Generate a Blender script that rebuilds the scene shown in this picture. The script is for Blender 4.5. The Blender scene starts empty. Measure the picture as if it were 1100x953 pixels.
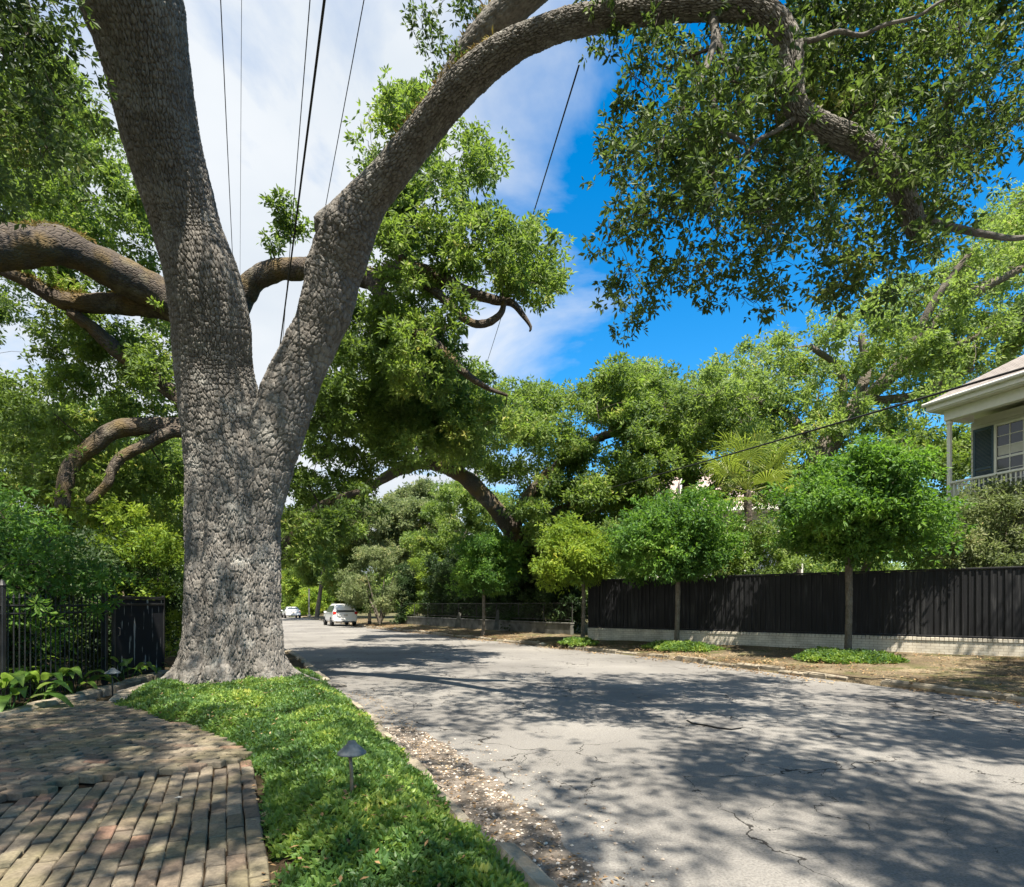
import bpy, math, random
import numpy as np
from mathutils import Vector

# ------------------------------------------------------------------ camera, sky, sun, exposure
SC = bpy.context.scene
COL = SC.collection
F, EYE, HX, HY = 640.0, 1.65, 550.0, 650.0      # focal length (photo px), eye height, principal column, horizon row

cam = bpy.data.cameras.new('camera')
cam.sensor_width = 36.0
cam.lens = 36.0 * F / 1100.0
cam.shift_y = (HY - 476.5) / 1100.0
cam.clip_end = 2000.0
cam_ob = bpy.data.objects.new('camera', cam)
cam_ob.location = (0, 0, EYE)
cam_ob.rotation_euler = (math.radians(90), 0, 0)
COL.objects.link(cam_ob)
SC.camera = cam_ob

SUN = Vector((0.16, -0.42, 0.89)).normalized()   # towards the sun
sun = bpy.data.lights.new('sun', 'SUN')
sun.energy = 5.0
sun.angle = math.radians(0.53)
sun.color = (1.0, 0.91, 0.77)
sun_ob = bpy.data.objects.new('sun', sun)
sun_ob.rotation_euler = SUN.to_track_quat('Z', 'Y').to_euler()
sun_ob.location = (0, 0, 40)
COL.objects.link(sun_ob)

SC.view_settings.view_transform = 'Standard'
SC.view_settings.look = 'None'
SC.view_settings.gamma = 1.0
SC.view_settings.exposure = 1.58
SC.render.engine = 'CYCLES'
SC.cycles.use_denoising = True
SC.cycles.max_bounces = 6
SC.cycles.diffuse_bounces = 4
SC.cycles.transmission_bounces = 4
SC.cycles.sample_clamp_indirect = 6.0

def N(nt, typ, **kw):
    n = nt.nodes.new(typ)
    for k, v in kw.items():
        if k.startswith('i_'):
            n.inputs[k[2:].replace('_', ' ')].default_value = v
        else:
            setattr(n, k, v)
    return n

def ramp(nt, pts, interp='LINEAR'):
    r = nt.nodes.new('ShaderNodeValToRGB')
    r.color_ramp.interpolation = interp
    els = r.color_ramp.elements
    while len(els) < len(pts):
        els.new(0.5)
    for e, (p, c) in zip(els, pts):
        e.position = p
        e.color = (c[0], c[1], c[2], 1) if not isinstance(c, (int, float)) else (c, c, c, 1)
    return r

world = bpy.data.worlds.new('World')
SC.world = world
world.use_nodes = True
nt = world.node_tree
L = nt.links.new
bg = nt.nodes['Background']
bg.inputs['Strength'].default_value = 0.075
sky = N(nt, 'ShaderNodeTexSky', sky_type='NISHITA', sun_disc=False)
sky.sun_elevation = math.asin(SUN.z)
sky.sun_rotation = math.atan2(SUN.x, SUN.y)
sky.air_density = 1.0
sky.dust_density = 0.25
sky.ozone_density = 2.6
tc = N(nt, 'ShaderNodeTexCoord')
sep = N(nt, 'ShaderNodeSeparateXYZ')
L(tc.outputs['Generated'], sep.inputs[0])
# clouds lie on a high flat layer: direction divided by its height
zz = N(nt, 'ShaderNodeMath', operation='ADD'); zz.inputs[1].default_value = 0.22
L(sep.outputs['Z'], zz.inputs[0])
dx = N(nt, 'ShaderNodeMath', operation='DIVIDE'); L(sep.outputs['X'], dx.inputs[0]); L(zz.outputs[0], dx.inputs[1])
dy = N(nt, 'ShaderNodeMath', operation='DIVIDE'); L(sep.outputs['Y'], dy.inputs[0]); L(zz.outputs[0], dy.inputs[1])
cmb = N(nt, 'ShaderNodeCombineXYZ'); L(dx.outputs[0], cmb.inputs[0]); L(dy.outputs[0], cmb.inputs[1])
no = N(nt, 'ShaderNodeTexNoise', noise_dimensions='3D'); no.inputs['Scale'].default_value = 2.1
no.inputs['Detail'].default_value = 9; no.inputs['Roughness'].default_value = 0.55; no.inputs['Distortion'].default_value = 0.35
L(cmb.outputs[0], no.inputs['Vector'])
# a cloud bank over the left half of the sky, open sky to the right
bank = N(nt, 'ShaderNodeMath', operation='MULTIPLY_ADD'); bank.inputs[1].default_value = -1.7; bank.inputs[2].default_value = 0.16
L(dx.outputs[0], bank.inputs[0])
bk2 = N(nt, 'ShaderNodeClamp'); bk2.inputs['Min'].default_value = -0.32; bk2.inputs['Max'].default_value = 0.62
L(bank.outputs[0], bk2.inputs['Value'])
bk3 = N(nt, 'ShaderNodeMath', operation='MULTIPLY_ADD'); bk3.inputs[1].default_value = 0.42
L(bk2.outputs[0], bk3.inputs[0]); L(no.outputs['Fac'], bk3.inputs[2])
cr = ramp(nt, [(0.45, 0.0), (0.60, 0.55), (0.72, 1.0)])
L(bk3.outputs[0], cr.inputs[0])
no2 = N(nt, 'ShaderNodeTexNoise'); no2.inputs['Scale'].default_value = 1.3; no2.inputs['Detail'].default_value = 5
L(cmb.outputs[0], no2.inputs['Vector'])
ccol = ramp(nt, [(0.35, (3.3, 3.65, 4.05)), (0.62, (4.3, 4.45, 4.6))])
L(no2.outputs['Fac'], ccol.inputs[0])
mx = N(nt, 'ShaderNodeMix', data_type='RGBA')
hs = N(nt, 'ShaderNodeHueSaturation'); hs.inputs['Saturation'].default_value = 1.45; hs.inputs['Value'].default_value = 1.16; hs.inputs['Hue'].default_value = .495
L(sky.outputs[0], hs.inputs['Color'])
L(cr.outputs[0], mx.inputs['Factor']); L(hs.outputs[0], mx.inputs['A']); L(ccol.outputs[0], mx.inputs['B'])
L(mx.outputs['Result'], bg.inputs['Color'])

# ------------------------------------------------------------------ helpers
def at(px, py, D):
    """world point seen at a photo pixel, D metres in front of the camera"""
    return np.array([(px - HX) / F * D, D, EYE + (HY - py) / F * D])

def gp(px, py, z=0.0):
    """world point of a photo pixel on the level z"""
    return at(px, py, (EYE - z) * F / (py - HY))

def rng(seed):
    return np.random.default_rng(seed)

def unit(v):
    return v / np.maximum(np.linalg.norm(v, axis=-1, keepdims=True), 1e-9)

def hash01(*ints):
    h = np.zeros(np.shape(ints[0]), dtype=np.uint64)
    for i, a in enumerate(ints):
        h ^= (np.asarray(a).astype(np.int64).astype(np.uint64) * np.uint64([0x9E3779B97F4A7C15, 0xC2B2AE3D27D4EB4F, 0x165667B19E3779F9, 0x27D4EB2F165667C5][i]))
        h ^= h >> np.uint64(29); h *= np.uint64(0xBF58476D1CE4E5B9); h ^= h >> np.uint64(32)
    h *= np.uint64(0x94D049BB133111EB); h ^= h >> np.uint64(31)
    return (h >> np.uint64(11)).astype(np.float64) / float(1 << 53)

def vnoise(P, seed=0):
    """smooth value noise, P (n,3) -> 0..1"""
    P = np.asarray(P, float)
    i = np.floor(P).astype(np.int64); f = P - i
    f = f * f * (3 - 2 * f)
    out = 0
    for a in (0, 1):
        wa = f[:, 0] if a else 1 - f[:, 0]
        for b in (0, 1):
            wb = f[:, 1] if b else 1 - f[:, 1]
            for c in (0, 1):
                wc = f[:, 2] if c else 1 - f[:, 2]
                out = out + wa * wb * wc * hash01(i[:, 0] + a, i[:, 1] + b, i[:, 2] + c, np.full(len(P), seed))
    return out

def fbm(P, seed=0, o=4):
    s, a, t = 0, 1.0, 0
    for k in range(o):
        s = s + a * vnoise(P * 2 ** k, seed + k); t += a; a *= .5
    return s / t

def smooth(a, b, x):
    t = np.clip((x - a) / (b - a), 0, 1)
    return t * t * (3 - 2 * t)

class MB:
    """collects vertices and faces for ONE mesh object"""
    def __init__(self):
        self.v, self.f, self.m, self.n, self.k = [], [], [], 0, 0
        self.attr = {}
    def add(self, V, faces, mi=0):
        V = np.asarray(V, float).reshape(-1, 3)
        self.v.append(V)
        for a in (faces if isinstance(faces, list) else [faces]):
            a = np.asarray(a, dtype=np.int64)
            if a.size:
                self.f.append(a + self.n); self.m.append(np.full(len(a), mi))
        self.n += len(V)
        return self
    def box(self, lo, hi, mi=0):
        x0, y0, z0 = lo; x1, y1, z1 = hi
        V = [(x0,y0,z0),(x1,y0,z0),(x1,y1,z0),(x0,y1,z0),(x0,y0,z1),(x1,y0,z1),(x1,y1,z1),(x0,y1,z1)]
        return self.add(V, [[0,3,2,1],[4,5,6,7],[0,1,5,4],[1,2,6,5],[2,3,7,6],[3,0,4,7]], mi) if False else self.add(V, np.array([[0,3,2,1],[4,5,6,7],[0,1,5,4],[1,2,6,5],[2,3,7,6],[3,0,4,7]]), mi)
    def bbox(self, lo, hi, b=0.01, mi=0):
        """box with bevelled vertical and top edges"""
        x0, y0, z0 = lo; x1, y1, z1 = hi
        r = []
        for z, i in ((z0, b*.6), (z0 + b, 0), (z1 - b, 0), (z1, b)):
            r.append([(x0+i+b,y0+i,z),(x1-i-b,y0+i,z),(x1-i,y0+i+b,z),(x1-i,y1-i-b,z),(x1-i-b,y1-i,z),(x0+i+b,y1-i,z),(x0+i,y1-i-b,z),(x0+i,y0+i+b,z)])
        q = [[a*8+j, a*8+(j+1)%8, (a+1)*8+(j+1)%8, (a+1)*8+j] for a in range(3) for j in range(8)]
        V = np.array(r).reshape(-1, 3)
        return self.add(V, [np.array(q), np.array([[24+j for j in range(8)]]), np.array([[7-j for j in range(8)]])], mi)
    def tube(self, P, R, n=8, mi=0, cap=True):
        V, q, _ = tube_rings(np.asarray(P, float), np.broadcast_to(np.asarray(R, float), (len(P),)), n)
        fs = [q]
        if cap:
            fs += [np.array([[n-1-j for j in range(n)]]), np.array([[(len(P)-1)*n + j for j in range(n)]])]
        return self.add(V, fs, mi)
    def lathe(self, prof, c=(0,0,0), n=24, mi=0):
        """profile [(r,z)] about a vertical axis"""
        a = np.linspace(0, 2*np.pi, n, endpoint=False)
        V = np.array([[(r*np.cos(t)+c[0], r*np.sin(t)+c[1], z+c[2]) for t in a] for r, z in prof]).reshape(-1, 3)
        q = [[k*n+j, k*n+(j+1)%n, (k+1)*n+(j+1)%n, (k+1)*n+j] for k in range(len(prof)-1) for j in range(n)]
        m = len(prof) - 1
        return self.add(V, [np.array(q), np.array([[n-1-j for j in range(n)]]), np.array([[m*n+j for j in range(n)]])], mi)
    def extrude(self, poly, d, axis=1, mi=0, at0=0.0):
        """polygon in two axes pushed along the third"""
        p = np.asarray(poly, float); n = len(p)
        def put(t):
            V = np.zeros((n, 3)); o = [k for k in range(3) if k != axis]
            V[:, o[0]] = p[:, 0]; V[:, o[1]] = p[:, 1]; V[:, axis] = t
            return V
        V = np.vstack([put(at0), put(at0 + d)])
        q = [[j, (j+1) % n, n + (j+1) % n, n + j] for j in range(n)]
        return self.add(V, [np.array(q), np.array([list(range(n))[::-1]]), np.array([list(range(n, 2*n))])], mi)
    def build(self, name, mats, parent=None, smooth_=False, attrs=None, world_=True):
        V = np.vstack(self.v)
        if parent is not None and world_:
            V = to_local(parent, V)
        me = bpy.data.meshes.new(name)
        me.vertices.add(len(V)); me.vertices.foreach_set('co', V.astype(np.float32).ravel())
        tot = [np.full(len(a), a.shape[1]) for a in self.f]
        lt = np.concatenate(tot) if tot else np.zeros(0, int)
        lv = np.concatenate([a.ravel() for a in self.f])
        me.loops.add(len(lv)); me.loops.foreach_set('vertex_index', lv.astype(np.int32))
        me.polygons.add(len(lt))
        me.polygons.foreach_set('loop_start', np.concatenate([[0], np.cumsum(lt)[:-1]]).astype(np.int32))
        me.polygons.foreach_set('loop_total', lt.astype(np.int32))
        me.polygons.foreach_set('material_index', np.concatenate(self.m).astype(np.int32))
        me.polygons.foreach_set('use_smooth', np.full(len(lt), bool(smooth_)))
        for nm, (dom, arr) in (attrs or {}).items():
            arr = np.asarray(arr, np.float32)
            if arr.ndim == 2:
                a = me.attributes.new(nm, 'FLOAT_VECTOR', dom); a.data.foreach_set('vector', arr.ravel())
            else:
                a = me.attributes.new(nm, 'FLOAT', dom); a.data.foreach_set('value', arr)
        me.update(calc_edges=True)
        me.validate()
        for m in (mats if isinstance(mats, (list, tuple)) else [mats]):
            me.materials.append(m)
        o = bpy.data.objects.new(name, me)
        COL.objects.link(o)
        if parent is not None:
            o.parent = parent
        return o

_loc = {}
def world_mat(o):
    from mathutils import Matrix
    m = Matrix.LocRotScale(o.location, o.rotation_euler, o.scale)
    return world_mat(o.parent) @ m if o.parent else m

def to_local(parent, V):
    m = np.array(world_mat(parent).inverted())
    return V @ m[:3, :3].T + m[:3, 3]

def thing(name, label, cat, loc=(0, 0, 0), rz=0.0, group=None):
    o = bpy.data.objects.new(name, None)
    o.location = tuple(float(x) for x in loc); o.rotation_euler = (0, 0, rz)
    o.empty_display_size = 0.2
    COL.objects.link(o)
    return tag(o, label, cat, group)

def tag(o, label=None, cat=None, group=None, kind=None):
    if label: o['label'] = label
    if cat: o['category'] = cat
    if group: o['group'] = group
    if kind: o['kind'] = kind
    return o

def copy_tree(o, parent=None):
    c = o.copy(); COL.objects.link(c)
    if parent is not None: c.parent = parent
    for ch in list(o.children):
        copy_tree(ch, c)
    return c

def catmull(P, step):
    """resample a polyline (n,k) smoothly at about `step` metres"""
    P = np.asarray(P, float)
    if len(P) < 3:
        n = max(2, int(np.linalg.norm(P[-1, :3] - P[0, :3]) / step) + 1)
        return P[0] + (P[-1] - P[0]) * np.linspace(0, 1, n)[:, None]
    Q = np.vstack([2 * P[0] - P[1], P, 2 * P[-1] - P[-2]])
    out = []
    for i in range(len(P) - 1):
        p0, p1, p2, p3 = Q[i], Q[i+1], Q[i+2], Q[i+3]
        n = max(2, int(np.linalg.norm(p2[:3] - p1[:3]) / step))
        t = np.linspace(0, 1, n, endpoint=False)[:, None]
        out.append(.5 * (2*p1 + (p2-p0)*t + (2*p0-5*p1+4*p2-p3)*t**2 + (3*p1-p0-3*p2+p3)*t**3))
    out.append(P[-1:])
    return np.vstack(out)

def frames(P):
    T = np.gradient(P, axis=0); T = unit(T)
    up = np.array([0, 1.0, 0]) if abs(T[0][1]) < .9 else np.array([1.0, 0, 0])
    U = np.zeros_like(P); W = np.zeros_like(P)
    u = unit(np.cross(up, T[0]))
    for i in range(len(P)):
        u = u - T[i] * np.dot(u, T[i]); u = u / max(np.linalg.norm(u), 1e-9)
        U[i] = u; W[i] = np.cross(T[i], u)
    return T, U, W

def tube_rings(P, R, n):
    T, U, W = frames(P)
    a = np.linspace(0, 2*np.pi, n, endpoint=False)
    V = P[:, None, :] + R[:, None, None] * (np.cos(a)[None, :, None] * U[:, None, :] + np.sin(a)[None, :, None] * W[:, None, :])
    m = len(P)
    k = np.arange(m - 1)[:, None] * n; j = np.arange(n)[None, :]; j2 = (j + 1) % n
    q = np.stack([k + j, k + j2, k + n + j2, k + n + j], -1).reshape(-1, 4)
    return V.reshape(-1, 3), q, (T, U, W)

def voro(u, v, nu, seed):
    """2-D cells, wrapped every nu cells in u: edge distance and a random number per cell"""
    iu = np.floor(u).astype(np.int64); iv = np.floor(v).astype(np.int64)
    f1 = np.full(u.shape, 9.0); f2 = np.full(u.shape, 9.0); idh = np.zeros(u.shape)
    for a in (-1, 0, 1):
        for b in (-1, 0, 1):
            cu = iu + a; cv = iv + b; w = np.mod(cu, nu)
            s = np.full(u.shape, seed)
            jx = hash01(w, cv, s); jy = hash01(w, cv, s + 7)
            d = np.hypot(cu + .1 + .8*jx - u, cv + .1 + .8*jy - v)
            h = hash01(w, cv, s + 13)
            c = d < f1
            f2 = np.where(c, f1, np.minimum(f2, d)); idh = np.where(c, h, idh); f1 = np.where(c, d, f1)
    return f2 - f1, idh

def limb(path, n=24, step=.05, depth=0.0, cell=(.06, .12), lump=.06, seed=0, mod=None, long0=1.0, furrow=0.0, fh=5.0):
    """a bark-covered limb along path rows (x,y,z,r); depth>0 cuts real bark furrows into it"""
    Q = catmull(path, step)
    P, R = Q[:, :3], np.maximum(Q[:, 3], .004)
    V, q, (T, U, W) = tube_rings(P, R, n)
    m = len(P)
    s = np.concatenate([[0], np.cumsum(np.linalg.norm(np.diff(P, axis=0), axis=1))])
    a = np.linspace(0, 2*np.pi, n, endpoint=False)
    A = np.broadcast_to(a, (m, n)); S = np.broadcast_to(s[:, None], (m, n)); RR = np.broadcast_to(R[:, None], (m, n))
    rm = float(np.mean(R))
    C = np.stack([rm*np.cos(A), rm*np.sin(A), S], -1).reshape(-1, 3)
    out = (V - np.repeat(P, n, 0)); out = unit(out)
    d = (fbm(C / max(rm*1.1, .05), seed + 3, 3) - .5).reshape(m, n) * RR * lump * 4
    idh = np.zeros((m, n))
    if depth > 0:
        nu = max(6, int(round(2*np.pi*rm / cell[0])))
        Cs = C * np.array([1, 1, .35]); wob = (fbm(Cs / .17, seed + 5, 3) - .5).reshape(m, n); wob2 = (fbm(C / .5, seed + 9, 2) - .5).reshape(m, n)
        u = A / (2*np.pi) * nu + wob * 1.7
        kl = 1 + (long0 - 1) * np.exp(-(s / 4.6) ** 2); sv = np.concatenate([[0], np.cumsum(np.diff(s) / (cell[1] * .5 * (kl[1:] + kl[:-1])))])
        v = np.broadcast_to(sv[:, None], (m, n)) + wob2 * .9
        e, idh = voro(u, v, nu, seed)
        plate = smooth(.01, .17, e)
        if furrow > 0:
            # long vertical furrows low on the trunk, split into blocks higher up
            wf = 1 - smooth(fh * .45, fh * 1.3, S)
            n2 = int(round(2*np.pi*rm / .030))
            e2, id2 = voro(A / (2*np.pi) * n2 + wob * 2.4, S / .36 + wob2 * .7, n2, seed + 71)
            d = d - furrow * (1 - smooth(.01, .15, e2)) * wf + furrow * .35 * (id2 - .5) * wf
            plate = 1 - (1 - plate) * (1 - .45 * wf)
        d = d + depth * (plate - 1) + depth * .3 * (idh - .5) * plate + (fbm(C / .02, seed + 21, 2) - .5).reshape(m, n) * depth * .5
    if mod is not None:
        d = d + mod(A, P[:, 2][:, None] * np.ones((1, n)), S) * RR
    V = V + out * d.reshape(-1, 1)
    V = np.vstack([V, P[-1] + T[-1] * R[-1] * .7])
    k = (m - 1) * n
    tri = np.stack([k + np.arange(n), k + (np.arange(n) + 1) % n, np.full(n, m * n)], -1)
    bk = np.vstack([C, C[-1:]])
    rd = np.concatenate([idh.ravel(), [0]])
    return V, [q, tri], bk, rd

def limb_object(name, path, mat, parent, **kw):
    V, fs, bk, rd = limb(path, **kw)
    b = MB().add(V, fs)
    return b.build(name, mat, parent, smooth_=True, attrs={'bk': ('POINT', bk), 'plate': ('POINT', rd)})

# ---- leaves
def leaf_mesh(pts, dirs, k, Ln, Wd, r, spread=.05, fan=.9, droop=.15, fold=.18, up=.5):
    """k leaves about every point; returns V (4 per leaf), Q, rnd per leaf"""
    M = len(pts)
    p = np.repeat(pts, k, 0); d = np.repeat(dirs, k, 0); n = len(p)
    rd = unit(r.normal(size=(n, 3)))
    dd = unit(d * (1 - fan * .5) + rd * fan + np.array([0, 0, -droop]))
    p = p + rd * spread * r.random((n, 1))
    L_ = Ln * (.65 + .7 * r.random((n, 1))); W_ = Wd * (.75 + .5 * r.random((n, 1)))
    ref = unit(np.array([0, 0, 1.0]) * up + unit(r.normal(size=(n, 3))) * (1.05 - up * .5))
    side = unit(np.cross(dd, ref)); nor = np.cross(side, dd)
    mid = p + dd * L_ * .5
    a = p; b = mid + side * W_ * .5 + nor * W_ * fold; c = p + dd * L_ - np.array([0, 0, 1.0]) * L_ * droop * .4; e = mid - side * W_ * .5 + nor * W_ * fold
    V = np.stack([a, b, c, e], 1).reshape(-1, 3)
    Q = np.arange(n * 4).reshape(-1, 4)
    rnd = np.clip(.65 * r.random(n) + .35 * np.repeat(r.random(M), k), 0, 1)
    return V, Q, rnd

def in_poly(x, y, poly):
    p = np.asarray(poly, float); n = len(p); c = np.zeros(np.shape(x), bool)
    j = n - 1
    for i in range(n):
        xi, yi = p[i]; xj, yj = p[j]
        t = ((yi > y) != (yj > y)) & (x < (xj - xi) * (y - yi) / ((yj - yi) or 1e-9) + xi)
        c ^= t; j = i
    return c

def clumps_poly(poly, n, rpx, D, seed, holes=()):
    """crown clumps (x,y,z,r): where the crown's mass stands, sampled through its depth"""
    r = rng(seed); p = np.asarray(poly, float)
    lo, hi = p.min(0), p.max(0); out = []
    while len(out) < n:
        x, y = lo + (hi - lo) * r.random(2)
        if not in_poly(np.array([x]), np.array([y]), poly)[0]: continue
        if any((x-a)**2 + (y-b)**2 < c*c for a, b, c in holes): continue
        d = D[0] + (D[1] - D[0]) * r.random()
        q = rpx[0] + (rpx[1] - rpx[0]) * r.random()
        out.append(np.append(at(x, y, d), q / F * d))
    return np.array(out)

def fill_clumps(cl, per_m2, r, flat=.75, shell=.5, thr=.0, nscale=1.0, seed=0, spray=.30, sub=11):
    """points and outward directions inside clumps: each clump is a handful of flattened leaf sprays"""
    P, D = [], []
    for x, y, z, rad in cl:
        n = max(3, int(per_m2 * rad * rad * 4))
        d = unit(r.normal(size=(sub, 3))) * np.array([1, 1, flat]) * (.35 + .9 * r.random((sub, 1)) ** .7)
        k = r.integers(0, sub, n)
        s = spray * (.7 + .7 * r.random(sub))[k][:, None]
        o = d[k] + r.normal(size=(n, 3)) * s * np.array([1, 1, .5])
        P.append(np.array([x, y, z]) + o * rad)
        D.append(unit(o + r.normal(size=(n, 3)) * .5 + np.array([0, 0, .3])))
    P = np.vstack(P); D = np.vstack(D)
    if thr > 0:
        k = fbm(P / nscale, seed, 2) > thr
        P, D = P[k], D[k]
    return P, D

def grow(skel, cl, r, rmax=.05, rmin=.006, twigs=3, n=5, sag=.12):
    """branches from the nearest wood to every clump, then twigs inside it; returns an MB"""
    b = MB()
    S = np.asarray(skel, float)[:, :4].copy()
    order = np.argsort([np.min(np.linalg.norm(S[:, :3] - c[:3], axis=1)) for c in cl])
    for i in order:
        c = cl[i]
        dist = np.linalg.norm(S[:, :3] - c[:3], axis=1)
        j = int(np.argmin(dist)); a = S[j]; dl = dist[j]
        if dl < .02: continue
        r0 = min(a[3] * .55, rmax, .012 + dl * .018)
        m = max(4, int(dl / .35) + 3)
        t = np.linspace(0, 1, m)[:, None]
        off = unit(r.normal(size=3)) * dl * .14
        off2 = unit(r.normal(size=(m, 3))) * dl * .025
        P = a[:3] + (c[:3] - a[:3]) * t + off * np.sin(np.pi * t) + np.array([0, 0, 1.0]) * dl * sag * np.sin(np.pi * t) + off2 * np.sin(np.pi * t)
        R = r0 + (max(rmin, r0 * .35) - r0) * t[:, 0]
        b.tube(P, R, n, cap=False)
        S = np.vstack([S, np.column_stack([P[1:], R[1:]])])
        for _ in range(twigs):
            d = unit(r.normal(size=3)); e = c[:3] + d * c[3] * (.7 + .4 * r.random())
            s0 = P[-1 - int(r.integers(0, 2))]
            mid = (s0 + e) / 2 + unit(r.normal(size=3)) * c[3] * .15
            b.tube(np.array([s0, mid, e]), [max(rmin, R[-1]) * .7, rmin * .8, rmin * .4], 4, cap=False)
    return b

# ------------------------------------------------------------------ materials
def new_mat(name):
    m = bpy.data.materials.new(name); m.use_nodes = True
    nt = m.node_tree
    return m, nt, nt.nodes['Principled BSDF'], nt.links.new

def set_spec(b, v):
    b.inputs['Specular IOR Level'].default_value = v

def plain(name, col, rough=.6, metal=0.0, spec=.4, var=.12, scale=6.0, bump=0.0, bscale=40.0):
    m, nt, b, L = new_mat(name)
    tc = N(nt, 'ShaderNodeTexCoord')
    no = N(nt, 'ShaderNodeTexNoise'); no.inputs['Scale'].default_value = scale; no.inputs['Detail'].default_value = 6
    L(tc.outputs['Object'], no.inputs['Vector'])
    r = ramp(nt, [(.3, [c * (1 - var) for c in col]), (.7, [min(1, c * (1 + var)) for c in col])])
    L(no.outputs['Fac'], r.inputs[0]); L(r.outputs[0], b.inputs['Base Color'])
    b.inputs['Roughness'].default_value = rough; b.inputs['Metallic'].default_value = metal; set_spec(b, spec)
    if bump:
        n2 = N(nt, 'ShaderNodeTexNoise'); n2.inputs['Scale'].default_value = bscale; n2.inputs['Detail'].default_value = 5
        L(tc.outputs['Object'], n2.inputs['Vector'])
        bp = N(nt, 'ShaderNodeBump'); bp.inputs['Strength'].default_value = bump; bp.inputs['Distance'].default_value = .02
        L(n2.outputs['Fac'], bp.inputs['Height']); L(bp.outputs[0], b.inputs['Normal'])
    return m

def leaf_mat(name, c0, c1, c2, trans=(.16, .30, .03), tmix=.42, rough=.52, spec=.35, nscale=.6):
    """leaf faces: colour differs from leaf to leaf and from spray to spray; light passes through"""
    m, nt, b, L = new_mat(name)
    at_ = N(nt, 'ShaderNodeAttribute', attribute_name='rnd')
    tc = N(nt, 'ShaderNodeTexCoord')
    no = N(nt, 'ShaderNodeTexNoise'); no.inputs['Scale'].default_value = nscale; no.inputs['Detail'].default_value = 3
    L(tc.outputs['Object'], no.inputs['Vector'])
    ad = N(nt, 'ShaderNodeMath', operation='MULTIPLY_ADD'); ad.inputs[1].default_value = .55
    L(at_.outputs['Fac'], ad.inputs[0])
    sc = N(nt, 'ShaderNodeMath', operation='MULTIPLY_ADD'); sc.inputs[1].default_value = 2.0; sc.inputs[2].default_value = -.77
    L(no.outputs['Fac'], sc.inputs[0]); L(sc.outputs[0], ad.inputs[2])
    r = ramp(nt, [(.08, c0), (.45, c1), (.86, c2), (1.0, [min(1, c2[0] * 1.5), c2[1] * 1.1, c2[2]])])
    L(ad.outputs[0], r.inputs[0]); L(r.outputs[0], b.inputs['Base Color'])
    b.inputs['Roughness'].default_value = rough; set_spec(b, spec)
    tr = N(nt, 'ShaderNodeBsdfTranslucent')
    r2 = ramp(nt, [(.1, [v * .75 for v in trans]), (.9, [v * 1.2 for v in trans])])
    L(ad.outputs[0], r2.inputs[0]); L(r2.outputs[0], tr.inputs['Color'])
    mix = N(nt, 'ShaderNodeMixShader'); mix.inputs[0].default_value = tmix
    L(b.outputs[0], mix.inputs[1]); L(tr.outputs[0], mix.inputs[2])
    L(mix.outputs[0], nt.nodes['Material Output'].inputs['Surface'])
    return m

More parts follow.
